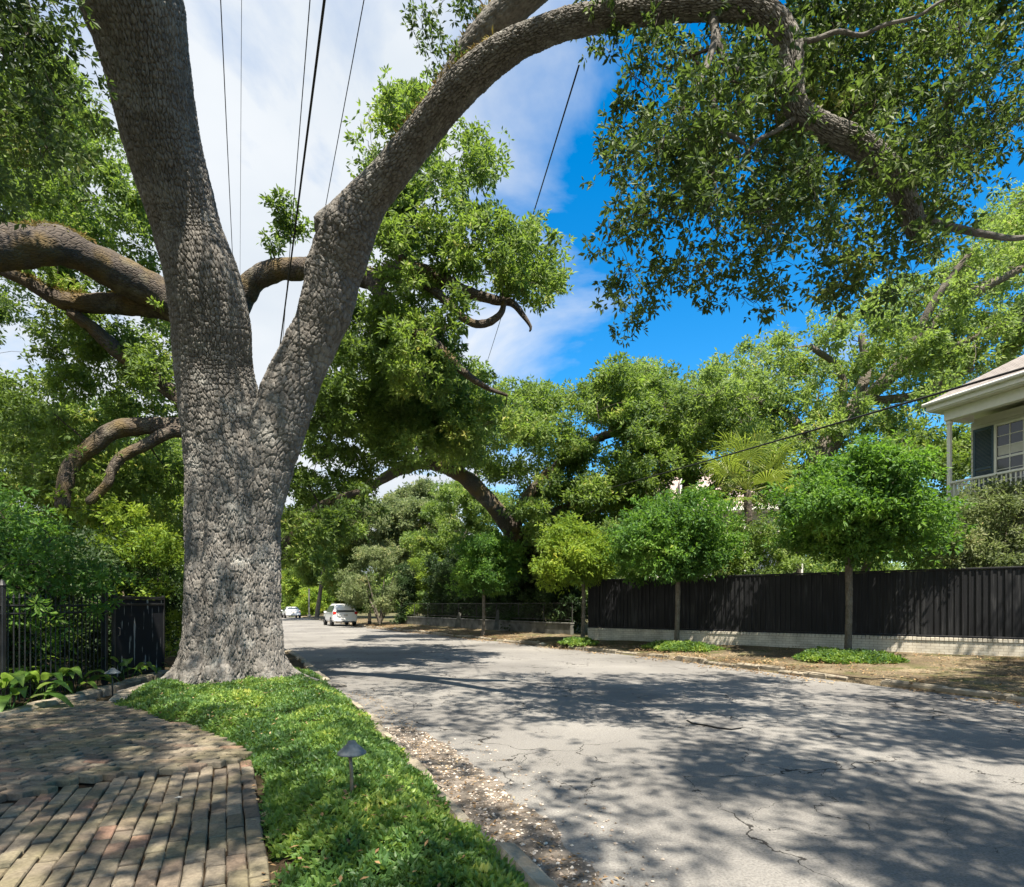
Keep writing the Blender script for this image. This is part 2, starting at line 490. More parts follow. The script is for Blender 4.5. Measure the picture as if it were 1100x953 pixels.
def bark_mat(name, c0, c1, lich, cell=26.0, bump=.5, moss=None):
    m, nt, b, L = new_mat(name)
    at_ = N(nt, 'ShaderNodeAttribute', attribute_name='bk')
    pl = N(nt, 'ShaderNodeAttribute', attribute_name='plate')
    mp = N(nt, 'ShaderNodeMapping'); mp.inputs['Scale'].default_value = (1, 1, .45)
    L(at_.outputs['Vector'], mp.inputs['Vector'])
    no = N(nt, 'ShaderNodeTexNoise'); no.inputs['Scale'].default_value = 2.2; no.inputs['Detail'].default_value = 7; no.inputs['Roughness'].default_value = .65
    L(at_.outputs['Vector'], no.inputs['Vector'])
    fi = N(nt, 'ShaderNodeTexNoise'); fi.inputs['Scale'].default_value = 34; fi.inputs['Detail'].default_value = 4
    L(mp.outputs[0], fi.inputs['Vector'])
    mixf = N(nt, 'ShaderNodeMath', operation='MULTIPLY_ADD'); mixf.inputs[1].default_value = .22
    L(pl.outputs['Fac'], mixf.inputs[0])
    ad = N(nt, 'ShaderNodeMath', operation='MULTIPLY_ADD'); ad.inputs[1].default_value = .75; ad.inputs[2].default_value = -.07
    L(fi.outputs['Fac'], ad.inputs[0]); L(ad.outputs[0], mixf.inputs[2])
    r = ramp(nt, [(.15, c0), (.75, c1)])
    L(mixf.outputs[0], r.inputs[0])
    r3 = ramp(nt, [(.52, 0.0), (.70, 1.0)]); L(no.outputs['Fac'], r3.inputs[0])
    mx = N(nt, 'ShaderNodeMix', data_type='RGBA'); mx.inputs['B'].default_value = (*lich, 1)
    fm = N(nt, 'ShaderNodeMath', operation='MULTIPLY'); fm.inputs[1].default_value = .6
    L(r3.outputs[0], fm.inputs[0]); L(fm.outputs[0], mx.inputs['Factor']); L(r.outputs[0], mx.inputs['A'])
    last = mx.outputs['Result']
    if moss:
        n4 = N(nt, 'ShaderNodeTexNoise'); n4.inputs['Scale'].default_value = 1.1; n4.inputs['Detail'].default_value = 5
        L(at_.outputs['Vector'], n4.inputs['Vector'])
        r4 = ramp(nt, [(.5, 0.0), (.62, .85)]); L(n4.outputs['Fac'], r4.inputs[0])
        m2 = N(nt, 'ShaderNodeMix', data_type='RGBA'); m2.inputs['B'].default_value = (*moss, 1)
        L(r4.outputs[0], m2.inputs['Factor']); L(last, m2.inputs['A']); last = m2.outputs['Result']
    L(last, b.inputs['Base Color'])
    b.inputs['Roughness'].default_value = .9; set_spec(b, .25)
    vo = N(nt, 'ShaderNodeTexVoronoi', feature='DISTANCE_TO_EDGE'); vo.inputs['Scale'].default_value = cell
    L(mp.outputs[0], vo.inputs['Vector'])
    rr = ramp(nt, [(0.0, 0.0), (.16, 1.0)]); L(vo.outputs['Distance'], rr.inputs[0])
    hh = N(nt, 'ShaderNodeMath', operation='MULTIPLY_ADD'); hh.inputs[1].default_value = .5
    L(fi.outputs['Fac'], hh.inputs[0]); L(rr.outputs[0], hh.inputs[2])
    bp = N(nt, 'ShaderNodeBump'); bp.inputs['Strength'].default_value = bump; bp.inputs['Distance'].default_value = .02
    L(hh.outputs[0], bp.inputs['Height']); L(bp.outputs[0], b.inputs['Normal'])
    return m

M = {}
M['bark'] = bark_mat('oak_bark', (.066, .060, .054), (.238, .225, .206), (.315, .318, .30), bump=.25)
M['bark_far'] = bark_mat('oak_bark_weathered', (.05, .04, .033), (.17, .145, .12), (.25, .24, .19), cell=16, bump=.9, moss=(.12, .085, .035))
M['bark_grey'] = bark_mat('grey_bark', (.09, .078, .062), (.26, .23, .19), (.32, .30, .25), cell=20, bump=.7)
M['twig'] = plain('twig_bark', (.055, .045, .035), .9, spec=.2)
M['leaf_oak'] = leaf_mat('live_oak_leaf_shade_toned', (0.022, 0.042, 0.014), (0.040, 0.072, 0.022), (0.105, 0.142, 0.037), trans=(0.209, 0.332, 0.055), tmix=0.26, rough=.58, spec=.28)  # colour darkened to stand in for the backlit shade of the overhead canopy
M['leaf_oak_mid'] = leaf_mat('live_oak_leaf_sun_toned', (0.042, 0.075, 0.023), (0.081, 0.130, 0.036), (0.182, 0.234, 0.052), trans=(0.338, 0.520, 0.065), tmix=0.3, rough=.58, spec=.28)  # same oak leaf with sunlit brightness put into its colour
M['leaf_oak_far'] = leaf_mat('live_oak_leaf_far_sun_toned', (0.058, 0.101, 0.033), (0.111, 0.169, 0.049), (0.215, 0.267, 0.078), trans=(0.390, 0.572, 0.091), tmix=0.32, rough=.58, spec=.28)  # oak leaf lightened again, sun on the far crowns painted into the colour
M['leaf_round'] = leaf_mat('street_tree_leaf', (0.025, 0.065, 0.018), (0.053, 0.125, 0.025), (0.138, 0.225, 0.037), trans=(0.250, 0.500, 0.044), tmix=0.3, rough=.58, spec=.28)
M['leaf_lime'] = leaf_mat('fresh_and_sun_toned_leaf', (0.06, 0.12, 0.016), (0.12, 0.2, 0.022), (0.23, 0.29, 0.035), trans=(0.38, 0.52, 0.045), tmix=0.36, rough=.58, spec=.28)  # real lime leaf, also painted sunlight on the shrub behind the iron fence
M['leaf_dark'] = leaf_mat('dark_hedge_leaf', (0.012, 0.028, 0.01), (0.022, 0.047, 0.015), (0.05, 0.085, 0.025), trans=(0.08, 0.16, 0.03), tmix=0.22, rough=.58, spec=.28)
M['leaf_shrub'] = leaf_mat('garden_shrub_leaf', (0.048, 0.096, 0.019), (0.102, 0.168, 0.029), (0.228, 0.282, 0.043), trans=(0.384, 0.540, 0.060), tmix=0.36, rough=.58, spec=.28)
M['leaf_grey'] = leaf_mat('grey_green_leaf', (0.063, 0.092, 0.040), (0.115, 0.149, 0.063), (0.218, 0.241, 0.115), trans=(0.287, 0.380, 0.115), tmix=0.32, rough=.58, spec=.28)
M['leaf_cover'] = leaf_mat('ground_cover_leaf', (0.030, 0.070, 0.024), (0.065, 0.135, 0.034), (0.189, 0.270, 0.054), trans=(0.324, 0.513, 0.054), tmix=0.28, rough=.5, spec=.35, nscale=1.6)
M['leaf_broad'] = leaf_mat('broad_leaf', (0.03, 0.08, 0.02), (0.07, 0.15, 0.03), (0.16, 0.25, 0.05), trans=(0.3, 0.48, 0.07), tmix=0.4, rough=.3)
M['leaf_palm'] = leaf_mat('palm_leaf', (.06, .11, .02), (.12, .17, .03), (.24, .26, .05), trans=(.3, .4, .05), tmix=.35, rough=.4)
M['litter'] = leaf_mat('fallen_leaf_litter', (.10, .06, .03), (.22, .14, .07), (.42, .32, .18), trans=(.2, .12, .05), tmix=.15, rough=.8, spec=.2)
M['black_paint'] = plain('black_paint', (.010, .011, .0135), .55, spec=.3, var=.3, bump=.1)
def board_paint():
    m, nt, bs, L = new_mat('faded_black_board_paint')
    tc = N(nt, 'ShaderNodeTexCoord'); mp = N(nt, 'ShaderNodeMapping'); mp.inputs['Scale'].default_value = (14, 14, .8); L(tc.outputs['Object'], mp.inputs['Vector'])
    n1 = N(nt, 'ShaderNodeTexNoise'); n1.inputs['Scale'].default_value = 1.6; n1.inputs['Detail'].default_value = 7; L(mp.outputs[0], n1.inputs['Vector'])
    n2 = N(nt, 'ShaderNodeTexNoise'); n2.inputs['Scale'].default_value = .8; n2.inputs['Detail'].default_value = 4; L(tc.outputs['Object'], n2.inputs['Vector'])
    ad = N(nt, 'ShaderNodeMath', operation='MULTIPLY_ADD'); ad.inputs[1].default_value = .5; L(n2.outputs['Fac'], ad.inputs[0]); L(n1.outputs['Fac'], ad.inputs[2])
    r = ramp(nt, [(.6, (.0055, .0062, .008)), (.82, (.012, .0128, .015)), (1.0, (.042, .043, .045))]); L(ad.outputs[0], r.inputs[0]); L(r.outputs[0], bs.inputs['Base Color'])
    bs.inputs['Roughness'].default_value = .6; set_spec(bs, .3)
    bp = N(nt, 'ShaderNodeBump'); bp.inputs['Strength'].default_value = .3; bp.inputs['Distance'].default_value = .006; L(n1.outputs['Fac'], bp.inputs['Height']); L(bp.outputs[0], bs.inputs['Normal'])
    return m
M['board'] = board_paint()
M['black_iron'] = plain('black_iron', (.014, .015, .016), .5, spec=.5, var=.3, bump=.2)
M['white_paint'] = plain('white_house_paint', (.74, .72, .66), .55, var=.05)
M['siding'] = plain('cream_wall', (.60, .58, .53), .7, var=.05)
M['blue_shutter'] = plain('slate_blue_shutter', (.045, .08, .115), .5, var=.08)
M['concrete'] = plain('grey_concrete', (.115, .116, .105), .9, spec=.2, var=.4, scale=3, bump=.4)
M['stone'] = plain('kerb_granite', (.25, .22, .17), .9, spec=.2, var=.4, scale=5, bump=.6)
M['soil'] = plain('bed_soil', (.035, .025, .016), 1.0, spec=.1, var=.5, scale=8, bump=.8, bscale=30)
M['yard'] = plain('yard_mulch', (.05, .04, .024), 1.0, spec=.1, var=.5, scale=4, bump=.8, bscale=25)
M['zinc'] = plain('weathered_zinc', (.13, .145, .15), .7, metal=0.0, var=.2, scale=30, spec=.3)
M['dark_stem'] = plain('dark_metal_stem', (.05, .05, .045), .5, metal=.3, var=.3, scale=20)
M['bronze_stem'] = plain('worn_bronze_stem', (.20, .16, .11), .55, metal=.3, var=.25, scale=20)
M['cable'] = plain('cable_rubber', (.012, .012, .013), .6)
M['pole_wood'] = plain('weathered_pole_wood', (.22, .19, .16), .9, var=.25, scale=10, bump=.5)
M['glass'] = plain('window_glass', (.03, .035, .045), .06, spec=.7, var=.1)
M['curtain'] = plain('pale_blind', (.55, .53, .48), .8, var=.08)
M['car_white'] = plain('white_car_paint', (.80, .80, .80), .18, spec=.6, var=.01)
M['car_glass'] = plain('car_glass', (.05, .06, .07), .06, spec=.7, var=.05)
M['tyre'] = plain('tyre_rubber', (.02, .02, .02), .85)
M['rim'] = plain('alloy_rim', (.5, .5, .52), .3, metal=.8)
M['tail_red'] = plain('tail_lamp_red', (.45, .02, .015), .2, spec=.6)
M['head_clear'] = plain('head_lamp_clear', (.7, .72, .74), .12, spec=.7)
M['grey_trim'] = plain('grey_trim', (.10, .10, .105), .5)
M['plate'] = plain('plate_pale', (.5, .48, .45), .5)
M['roof_pink'] = plain('faded_roof_tile', (.30, .235, .215), .85, var=.2, scale=3)
M['leaf_pale'] = plain('dry_pale_leaf', (.55, .53, .46), .7)
M['fern'] = leaf_mat('resurrection_fern', (.10, .06, .025), (.17, .11, .035), (.16, .17, .04), trans=(.2, .16, .04), tmix=.3, rough=.7, spec=.2, nscale=3)

def asphalt():
    m, nt, b, L = new_mat('old_asphalt')
    tc = N(nt, 'ShaderNodeTexCoord'); P = tc.outputs['Object']
    n1 = N(nt, 'ShaderNodeTexNoise'); n1.inputs['Scale'].default_value = .35; n1.inputs['Detail'].default_value = 6; L(P, n1.inputs['Vector'])
    n2 = N(nt, 'ShaderNodeTexNoise'); n2.inputs['Scale'].default_value = 55; n2.inputs['Detail'].default_value = 4; n2.inputs['Roughness'].default_value = .7; L(P, n2.inputs['Vector'])
    r1 = ramp(nt, [(.28, (.125, .120, .114)), (.5, (.178, .172, .163)), (.72, (.23, .222, .207))]); L(n1.outputs['Fac'], r1.inputs[0])
    r2 = ramp(nt, [(.32, .62), (.6, 1.12)]); L(n2.outputs['Fac'], r2.inputs[0])
    mu = N(nt, 'ShaderNodeMix', data_type='RGBA', blend_type='MULTIPLY'); mu.inputs['Factor'].default_value = 1
    L(r1.outputs[0], mu.inputs['A']); L(r2.outputs[0], mu.inputs['B'])
    # cracks wander along the edges of big irregular cells, only in some areas
    nd = N(nt, 'ShaderNodeTexNoise'); nd.inputs['Scale'].default_value = 1.3; nd.inputs['Detail'].default_value = 6; L(P, nd.inputs['Vector'])
    va = N(nt, 'ShaderNodeVectorMath', operation='MULTIPLY_ADD'); va.inputs[1].default_value = (1.5, 1.5, 0); L(nd.outputs['Color'], va.inputs[0]); L(P, va.inputs[2])
    vo = N(nt, 'ShaderNodeTexVoronoi', feature='DISTANCE_TO_EDGE', voronoi_dimensions='2D'); vo.inputs['Scale'].default_value = .42; L(va.outputs[0], vo.inputs['Vector'])
    nm = N(nt, 'ShaderNodeTexNoise'); nm.inputs['Scale'].default_value = .5; nm.inputs['Detail'].default_value = 2; L(P, nm.inputs['Vector'])
    wm = ramp(nt, [(.36, .0), (.50, .0042), (.62, .008)]); L(nm.outputs['Fac'], wm.inputs[0])
    lt = N(nt, 'ShaderNodeMath', operation='LESS_THAN'); L(vo.outputs['Distance'], lt.inputs[0]); L(wm.outputs[0], lt.inputs[1])
    vo2 = N(nt, 'ShaderNodeTexVoronoi', feature='DISTANCE_TO_EDGE', voronoi_dimensions='2D'); vo2.inputs['Scale'].default_value = 1.25; L(va.outputs[0], vo2.inputs['Vector'])
    wm2 = ramp(nt, [(.50, 0.0), (.66, .012)]); L(nm.outputs['Fac'], wm2.inputs[0])
    lt2 = N(nt, 'ShaderNodeMath', operation='LESS_THAN'); L(vo2.outputs['Distance'], lt2.inputs[0]); L(wm2.outputs[0], lt2.inputs[1])
    mxx = N(nt, 'ShaderNodeMath', operation='MAXIMUM'); L(lt.outputs[0], mxx.inputs[0]); L(lt2.outputs[0], mxx.inputs[1])
    m2 = N(nt, 'ShaderNodeMix', data_type='RGBA'); m2.inputs['B'].default_value = (.03, .028, .026, 1)
    L(mxx.outputs[0], m2.inputs['Factor']); L(mu.outputs['Result'], m2.inputs['A']); L(m2.outputs['Result'], b.inputs['Base Color'])
    b.inputs['Roughness'].default_value = .93; set_spec(b, .2)
    hh = N(nt, 'ShaderNodeMath', operation='MULTIPLY_ADD'); hh.inputs[1].default_value = -1.5; L(mxx.outputs[0], hh.inputs[0]); L(n2.outputs['Fac'], hh.inputs[2])
    bp = N(nt, 'ShaderNodeBump'); bp.inputs['Strength'].default_value = .55; bp.inputs['Distance'].default_value = .012
    L(hh.outputs[0], bp.inputs['Height']); L(bp.outputs[0], b.inputs['Normal'])
    return m
M['asphalt'] = asphalt()
M['patch'] = plain('tar_patch', (.135, .131, .126), .9, spec=.2, var=.3, scale=12, bump=.5, bscale=60)
M['gravel'] = plain('gravel_dirt', (.15, .13, .11), 1.0, spec=.1, var=.55, scale=9, bump=1.0, bscale=45)

def verge():
    m, nt, b, L = new_mat('dry_verge_dirt')
    tc = N(nt, 'ShaderNodeTexCoord'); P = tc.outputs['Object']
    n1 = N(nt, 'ShaderNodeTexNoise'); n1.inputs['Scale'].default_value = .7; n1.inputs['Detail'].default_value = 7; L(P, n1.inputs['Vector'])
    n2 = N(nt, 'ShaderNodeTexNoise'); n2.inputs['Scale'].default_value = 28; n2.inputs['Detail'].default_value = 4; L(P, n2.inputs['Vector'])
    r1 = ramp(nt, [(.3, (.075, .057, .038)), (.52, (.14, .112, .074)), (.75, (.25, .205, .135))]); L(n1.outputs['Fac'], r1.inputs[0])
    r2 = ramp(nt, [(.3, .45), (.65, 1.25)]); L(n2.outputs['Fac'], r2.inputs[0])
    n3 = N(nt, 'ShaderNodeTexNoise'); n3.inputs['Scale'].default_value = 1.6; n3.inputs['Detail'].default_value = 8; n3.inputs['Roughness'].default_value = .7; L(P, n3.inputs['Vector'])
    r3 = ramp(nt, [(.5, 0.0), (.62, .8)]); L(n3.outputs['Fac'], r3.inputs[0])
    ms = N(nt, 'ShaderNodeMix', data_type='RGBA'); ms.inputs['B'].default_value = (.075, .085, .03, 1)
    L(r3.outputs[0], ms.inputs['Factor']); L(r1.outputs[0], ms.inputs['A'])
    mu = N(nt, 'ShaderNodeMix', data_type='RGBA', blend_type='MULTIPLY'); mu.inputs['Factor'].default_value = 1
    L(ms.outputs['Result'], mu.inputs['A']); L(r2.outputs[0], mu.inputs['B']); L(mu.outputs['Result'], b.inputs['Base Color'])
    b.inputs['Roughness'].default_value = 1; set_spec(b, .1)
    bp = N(nt, 'ShaderNodeBump'); bp.inputs['Strength'].default_value = .8; bp.inputs['Distance'].default_value = .03
    L(n2.outputs['Fac'], bp.inputs['Height']); L(bp.outputs[0], b.inputs['Normal'])
    return m
M['verge'] = verge()
M['ground'] = plain('rough_ground', (.09, .085, .045), 1.0, spec=.1, var=.4, scale=.4, bump=.6, bscale=12)

def brick_walk():
    m, nt, b, L = new_mat('old_walk_brick')
    a = N(nt, 'ShaderNodeAttribute', attribute_name='rnd')
    tc = N(nt, 'ShaderNodeTexCoord'); P = tc.outputs['Object']
    r = ramp(nt, [(0.0, (.105, .085, .066)), (.35, (.155, .13, .10)), (.7, (.20, .172, .13)), (.93, (.18, .135, .10)), (1.0, (.21, .125, .09))])
    L(a.outputs['Fac'], r.inputs[0])
    n1 = N(nt, 'ShaderNodeTexNoise'); n1.inputs['Scale'].default_value = 2.2; n1.inputs['Detail'].default_value = 6; L(P, n1.inputs['Vector'])
    r1 = ramp(nt, [(.46, 0.0), (.64, .6)]); L(n1.outputs['Fac'], r1.inputs[0])
    mx = N(nt, 'ShaderNodeMix', data_type='RGBA'); mx.inputs['B'].default_value = (.15, .135, .075, 1)
    L(r1.outputs[0], mx.inputs['Factor']); L(r.outputs[0], mx.inputs['A'])
    n2 = N(nt, 'ShaderNodeTexNoise'); n2.inputs['Scale'].default_value = 40; n2.inputs['Detail'].default_value = 6; n2.inputs['Roughness'].default_value = .7; L(P, n2.inputs['Vector'])
    r2 = ramp(nt, [(.3, .6), (.62, 1.15)]); L(n2.outputs['Fac'], r2.inputs[0])
    mu = N(nt, 'ShaderNodeMix', data_type='RGBA', blend_type='MULTIPLY'); mu.inputs['Factor'].default_value = 1
    L(mx.outputs['Result'], mu.inputs['A']); L(r2.outputs[0], mu.inputs['B']); L(mu.outputs['Result'], b.inputs['Base Color'])
    b.inputs['Roughness'].default_value = .88; set_spec(b, .25)
    bp = N(nt, 'ShaderNodeBump'); bp.inputs['Strength'].default_value = .6; bp.inputs['Distance'].default_value = .008
    L(n2.outputs['Fac'], bp.inputs['Height']); L(bp.outputs[0], b.inputs['Normal'])
    return m
M['brick'] = brick_walk()

def painted_brick():
    m, nt, b, L = new_mat('white_painted_brick')
    tc = N(nt, 'ShaderNodeTexCoord')
    mp = N(nt, 'ShaderNodeMapping'); mp.inputs['Rotation'].default_value = (math.radians(90), 0, 0)
    L(tc.outputs['Object'], mp.inputs['Vector'])
    br = N(nt, 'ShaderNodeTexBrick'); br.inputs['Scale'].default_value = 1.0
    br.inputs['Brick Width'].default_value = .21; br.inputs['Row Height'].default_value = .075; br.inputs['Mortar Size'].default_value = .006
    br.inputs['Color1'].default_value = (.60, .555, .46, 1); br.inputs['Color2'].default_value = (.67, .63, .54, 1); br.inputs['Mortar'].default_value = (.42, .37, .29, 1)
    L(mp.outputs[0], br.inputs['Vector'])
    no = N(nt, 'ShaderNodeTexNoise'); no.inputs['Scale'].default_value = 2.5; no.inputs['Detail'].default_value = 8; L(tc.outputs['Object'], no.inputs['Vector'])
    r = ramp(nt, [(.35, .62), (.62, 1.0)]); L(no.outputs['Fac'], r.inputs[0])
    mu = N(nt, 'ShaderNodeMix', data_type='RGBA', blend_type='MULTIPLY'); mu.inputs['Factor'].default_value = .8
    L(br.outputs['Color'], mu.inputs['A']); L(r.outputs[0], mu.inputs['B']); L(mu.outputs['Result'], b.inputs['Base Color'])
    b.inputs['Roughness'].default_value = .8; set_spec(b, .25)
    iv = N(nt, 'ShaderNodeMath', operation='SUBTRACT'); iv.inputs[0].default_value = 1; L(br.outputs['Fac'], iv.inputs[1])
    bp = N(nt, 'ShaderNodeBump'); bp.inputs['Strength'].default_value = .7; bp.inputs['Distance'].default_value = .01
    L(iv.outputs[0], bp.inputs['Height']); L(bp.outputs[0], b.inputs['Normal'])
    return m
M['white_brick'] = painted_brick()

def roof_tiles():
    m, nt, b, L = new_mat('brown_roof_slate')
    tc = N(nt, 'ShaderNodeTexCoord')
    br = N(nt, 'ShaderNodeTexBrick'); br.inputs['Scale'].default_value = 1.0
    br.inputs['Brick Width'].default_value = .3; br.inputs['Row Height'].default_value = .16; br.inputs['Mortar Size'].default_value = .012
    br.inputs['Color1'].default_value = (.19, .172, .16, 1); br.inputs['Color2'].default_value = (.25, .228, .21, 1); br.inputs['Mortar'].default_value = (.10, .08, .07, 1)
    L(tc.outputs['Object'], br.inputs['Vector']); L(br.outputs['Color'], b.inputs['Base Color'])
    b.inputs['Roughness'].default_value = .85
    return m
M['roof'] = roof_tiles()

def stain_panel():
    m, nt, b, L = new_mat('streaked_black_sheet')
    tc = N(nt, 'ShaderNodeTexCoord')
    mp = N(nt, 'ShaderNodeMapping'); mp.inputs['Scale'].default_value = (9, 9, 1.3); L(tc.outputs['Object'], mp.inputs['Vector'])
    no = N(nt, 'ShaderNodeTexNoise'); no.inputs['Scale'].default_value = 1.2; no.inputs['Detail'].default_value = 7; L(mp.outputs[0], no.inputs['Vector'])
    r = ramp(nt, [(.60, (.014, .016, .021)), (.64, (.35, .36, .36))]); L(no.outputs['Fac'], r.inputs[0])
    L(r.outputs[0], b.inputs['Base Color']); b.inputs['Roughness'].default_value = .75; set_spec(b, .2)
    return m
M['panel'] = stain_panel()

# ------------------------------------------------------------------ the setting: ground, road, verges, walk, bed
LC = np.array([(6.6,-12),(.11,3.48),(-1.98,8.45),(-6.9,19.2),(-12.5,29),(-19.0,41),(-23.6,49.5),(-33,68),(-45,90),(-72,140)], float)
RC = np.array([(19.6,-12),(8.62,10),(7.6,11.9),(6.6,14.0),(4.46,18.6),(1.95,22.6),(-.76,27.1),(-3.2,31.4),(-10.2,43.1),(-14.2,51),(-23.4,70),(-28,79),(-35,91),(-60,140)], float)
WL = np.array([(46,-12),(13.2,15.4),(5.1,21.9),(3.0,23.6),(2.6,27.6),(-8,44),(-17.5,66),(-24,82),(-54,140)], float)
def xl(line, D):
    return np.interp(D, line[:, 1], line[:, 0])

def strip(name, xa, xb, za, zb, Ds, mat, nx=6, bump=0.0, seed=0):
    Ds = np.asarray(Ds, float); t = np.linspace(0, 1, nx)
    a, b = xa(Ds), xb(Ds)
    X = a[:, None] + (b - a)[:, None] * t; Y = np.broadcast_to(Ds[:, None], X.shape); Z = za + (zb - za) * t[None, :] * np.ones_like(X)
    V = np.stack([X, Y, Z], -1).reshape(-1, 3)
    if bump: V[:, 2] += (fbm(V * .9, seed) - .5) * bump
    n = len(Ds); k = np.arange(n-1)[:, None] * nx; j = np.arange(nx-1)[None, :]
    q = np.stack([k+j, k+j+1, k+nx+j+1, k+nx+j], -1).reshape(-1, 4)
    return tag(MB().add(V, q).build(name, mat, smooth_=True), kind='structure')

g = MB().add([(-500,-300,-.06),(500,-300,-.06),(500,700,-.06),(-500,700,-.06)], np.array([[0,1,2,3]])).build('ground', M['ground']); tag(g, kind='structure')
DS = np.concatenate([np.arange(-12, 30, .5), np.arange(30, 140.1, 2)])
strip('road', lambda D: xl(LC, D), lambda D: xl(RC, D), 0, 0, DS, M['asphalt'], nx=14, bump=.02)
strip('verge', lambda D: xl(RC, D) + .12, lambda D: xl(WL, D), .10, .30, DS, M['verge'], nx=16, bump=.10, seed=4)
strip('verge_edge', lambda D: xl(RC, D) - .02, lambda D: xl(RC, D) + .121, -.01, .098, DS, M['verge'], nx=4, bump=.03, seed=5)
strip('garden_ground', lambda D: xl(WL, D) + .0, lambda D: xl(WL, D) + 80, .298, .30, DS, M['ground'], nx=4)
strip('yard_ground', lambda D: xl(LC, D) - 60, lambda D: xl(LC, D) - .12, .07, .07, DS, M['yard'], nx=30, bump=.04, seed=8)

def kerb(name, line, side, D0, D1, seed, h=.13, w=.16, gone=0.0):
    r = rng(seed); b = MB(); D = D0
    while D < D1:
        ln = .45 + .8 * r.random()
        if r.random() < gone: D += ln * .7; continue
        p = np.array([xl(line, D), D]); q = np.array([xl(line, D + ln), D + ln]); d = (q - p); L_ = np.linalg.norm(d); d /= L_
        nrm = np.array([d[1], -d[0]]) * side
        off = (r.random() - .5) * .09; hz = h * (.55 + .7 * r.random()); ww = w * (.8 + .5 * r.random())
        c = []
        for z, ins in ((-.05, 0), (hz - .03, .0), (hz, .025)):
            for s, t in ((0.01 + ins, ins), (L_ - .015 - ins, ins), (L_ - .015 - ins, ww - ins), (.01 + ins, ww - ins)):
                xy = p + d * s + nrm * (t + off); c.append((xy[0] + r.normal() * .008, xy[1] + r.normal() * .008, z + r.normal() * .006))
        qd = [[a*4+j, a*4+(j+1) % 4, (a+1)*4+(j+1) % 4, (a+1)*4+j] for a in range(2) for j in range(4)] + [[8,9,10,11]]
        b.add(c, np.array(qd)); D += ln * d[1]
    return tag(b.build(name, M['stone']), kind='structure')
kerb('kerb', RC, 1, 4, 90, 3, h=.125, w=.2, gone=.16)
kerb('kerb', LC, -1, -3, 9.4, 5, h=.12, w=.13)
kerb('kerb', LC, -1, 12.5, 60, 6)

# gravel and broken shell gathered along the near kerb, a tar patch further out
gpoly = np.array([gp(x, y)[:2] for x, y in [(412,783),(440,782),(478,800),(512,826),(536,842),(556,866),(592,884),(612,915),(650,953),(660,1010),(640,1040),(590,985),(572,955),(520,899),(470,848),(430,807)]])
gpoly = np.array([p + rng(i).normal(size=2) * .02 for i, p in enumerate(catmull(np.vstack([np.column_stack([gpoly, np.zeros(len(gpoly))]), [*gpoly[0], 0]]), .12)[:-1, :2])])
n_ = len(gpoly)
tag(MB().add(np.column_stack([gpoly, np.full(n_, .016)]), np.array([list(range(n_))])).build('gravel_bed', M['gravel']), kind='structure')
def rocks(name, poly, n, size, mat, seed, z=.02, label=None):
    r = rng(seed); lo, hi = poly.min(0), poly.max(0); P = lo + (hi - lo) * r.random((n * 3, 2)); P = P[in_poly(P[:, 0], P[:, 1], poly)][:n]
    n = len(P); s = size * (.4 + r.random((n, 1, 1)) ** 3 * 2.2)
    base = np.array([(1,0,0),(0,1,0),(-1,0,0),(0,-1,0),(0,0,.6),(0,0,-.5)], float)
    V = base[None] * s * (.6 + .8 * r.random((n, 6, 1))); a = r.random(n) * 6.28
    c, s_ = np.cos(a)[:, None], np.sin(a)[:, None]
    V = np.stack([V[..., 0]*c - V[..., 1]*s_, V[..., 0]*s_ + V[..., 1]*c, V[..., 2]], -1) + np.concatenate([P, np.full((n, 1), z)], 1)[:, None]
    t = np.array([[0,1,4],[1,2,4],[2,3,4],[3,0,4],[1,0,5],[2,1,5],[3,2,5],[0,3,5]])
    F_ = (np.arange(n)[:, None, None] * 6 + t[None]).reshape(-1, 3)
    return tag(MB().add(V.reshape(-1, 3), F_).build(name, mat, attrs={'rnd': ('POINT', np.repeat(r.random(n), 6))}), kind='stuff')
def stone_mat(name, c0, c1, c2):
    m, nt, b, L = new_mat(name); a = N(nt, 'ShaderNodeAttribute', attribute_name='rnd'); r = ramp(nt, [(.1, c0), (.6, c1), (1, c2)])
    L(a.outputs['Fac'], r.inputs[0]); L(r.outputs[0], b.inputs['Base Color']); b.inputs['Roughness'].default_value = .9; set_spec(b, .2); return m
M['pebble'] = stone_mat('broken_shell_gravel', (.10, .08, .06), (.30, .24, .19), (.62, .56, .48))
rocks('gravel', gpoly, 4200, .0085, M['pebble'], 11)
wide = np.array([gp(x, y)[:2] for x, y in [(405,778),(520,800),(620,850),(720,915),(760,1000),(560,1000),(500,880)]])
rocks('gravel', wide, 900, .008, M['pebble'], 12, z=.006)
pp = np.array([gp(x, y) for x, y in [(737,774),(748,770.5),(762,771),(778,774),(790,775),(799,779.5),(797,783),(786,784.5),(772,783),(758,780),(744,778)]]); pp[:, 2] = .021
tag(MB().add(pp, np.array([list(range(len(pp)))])).build('road_patch', M['patch']), kind='structure')

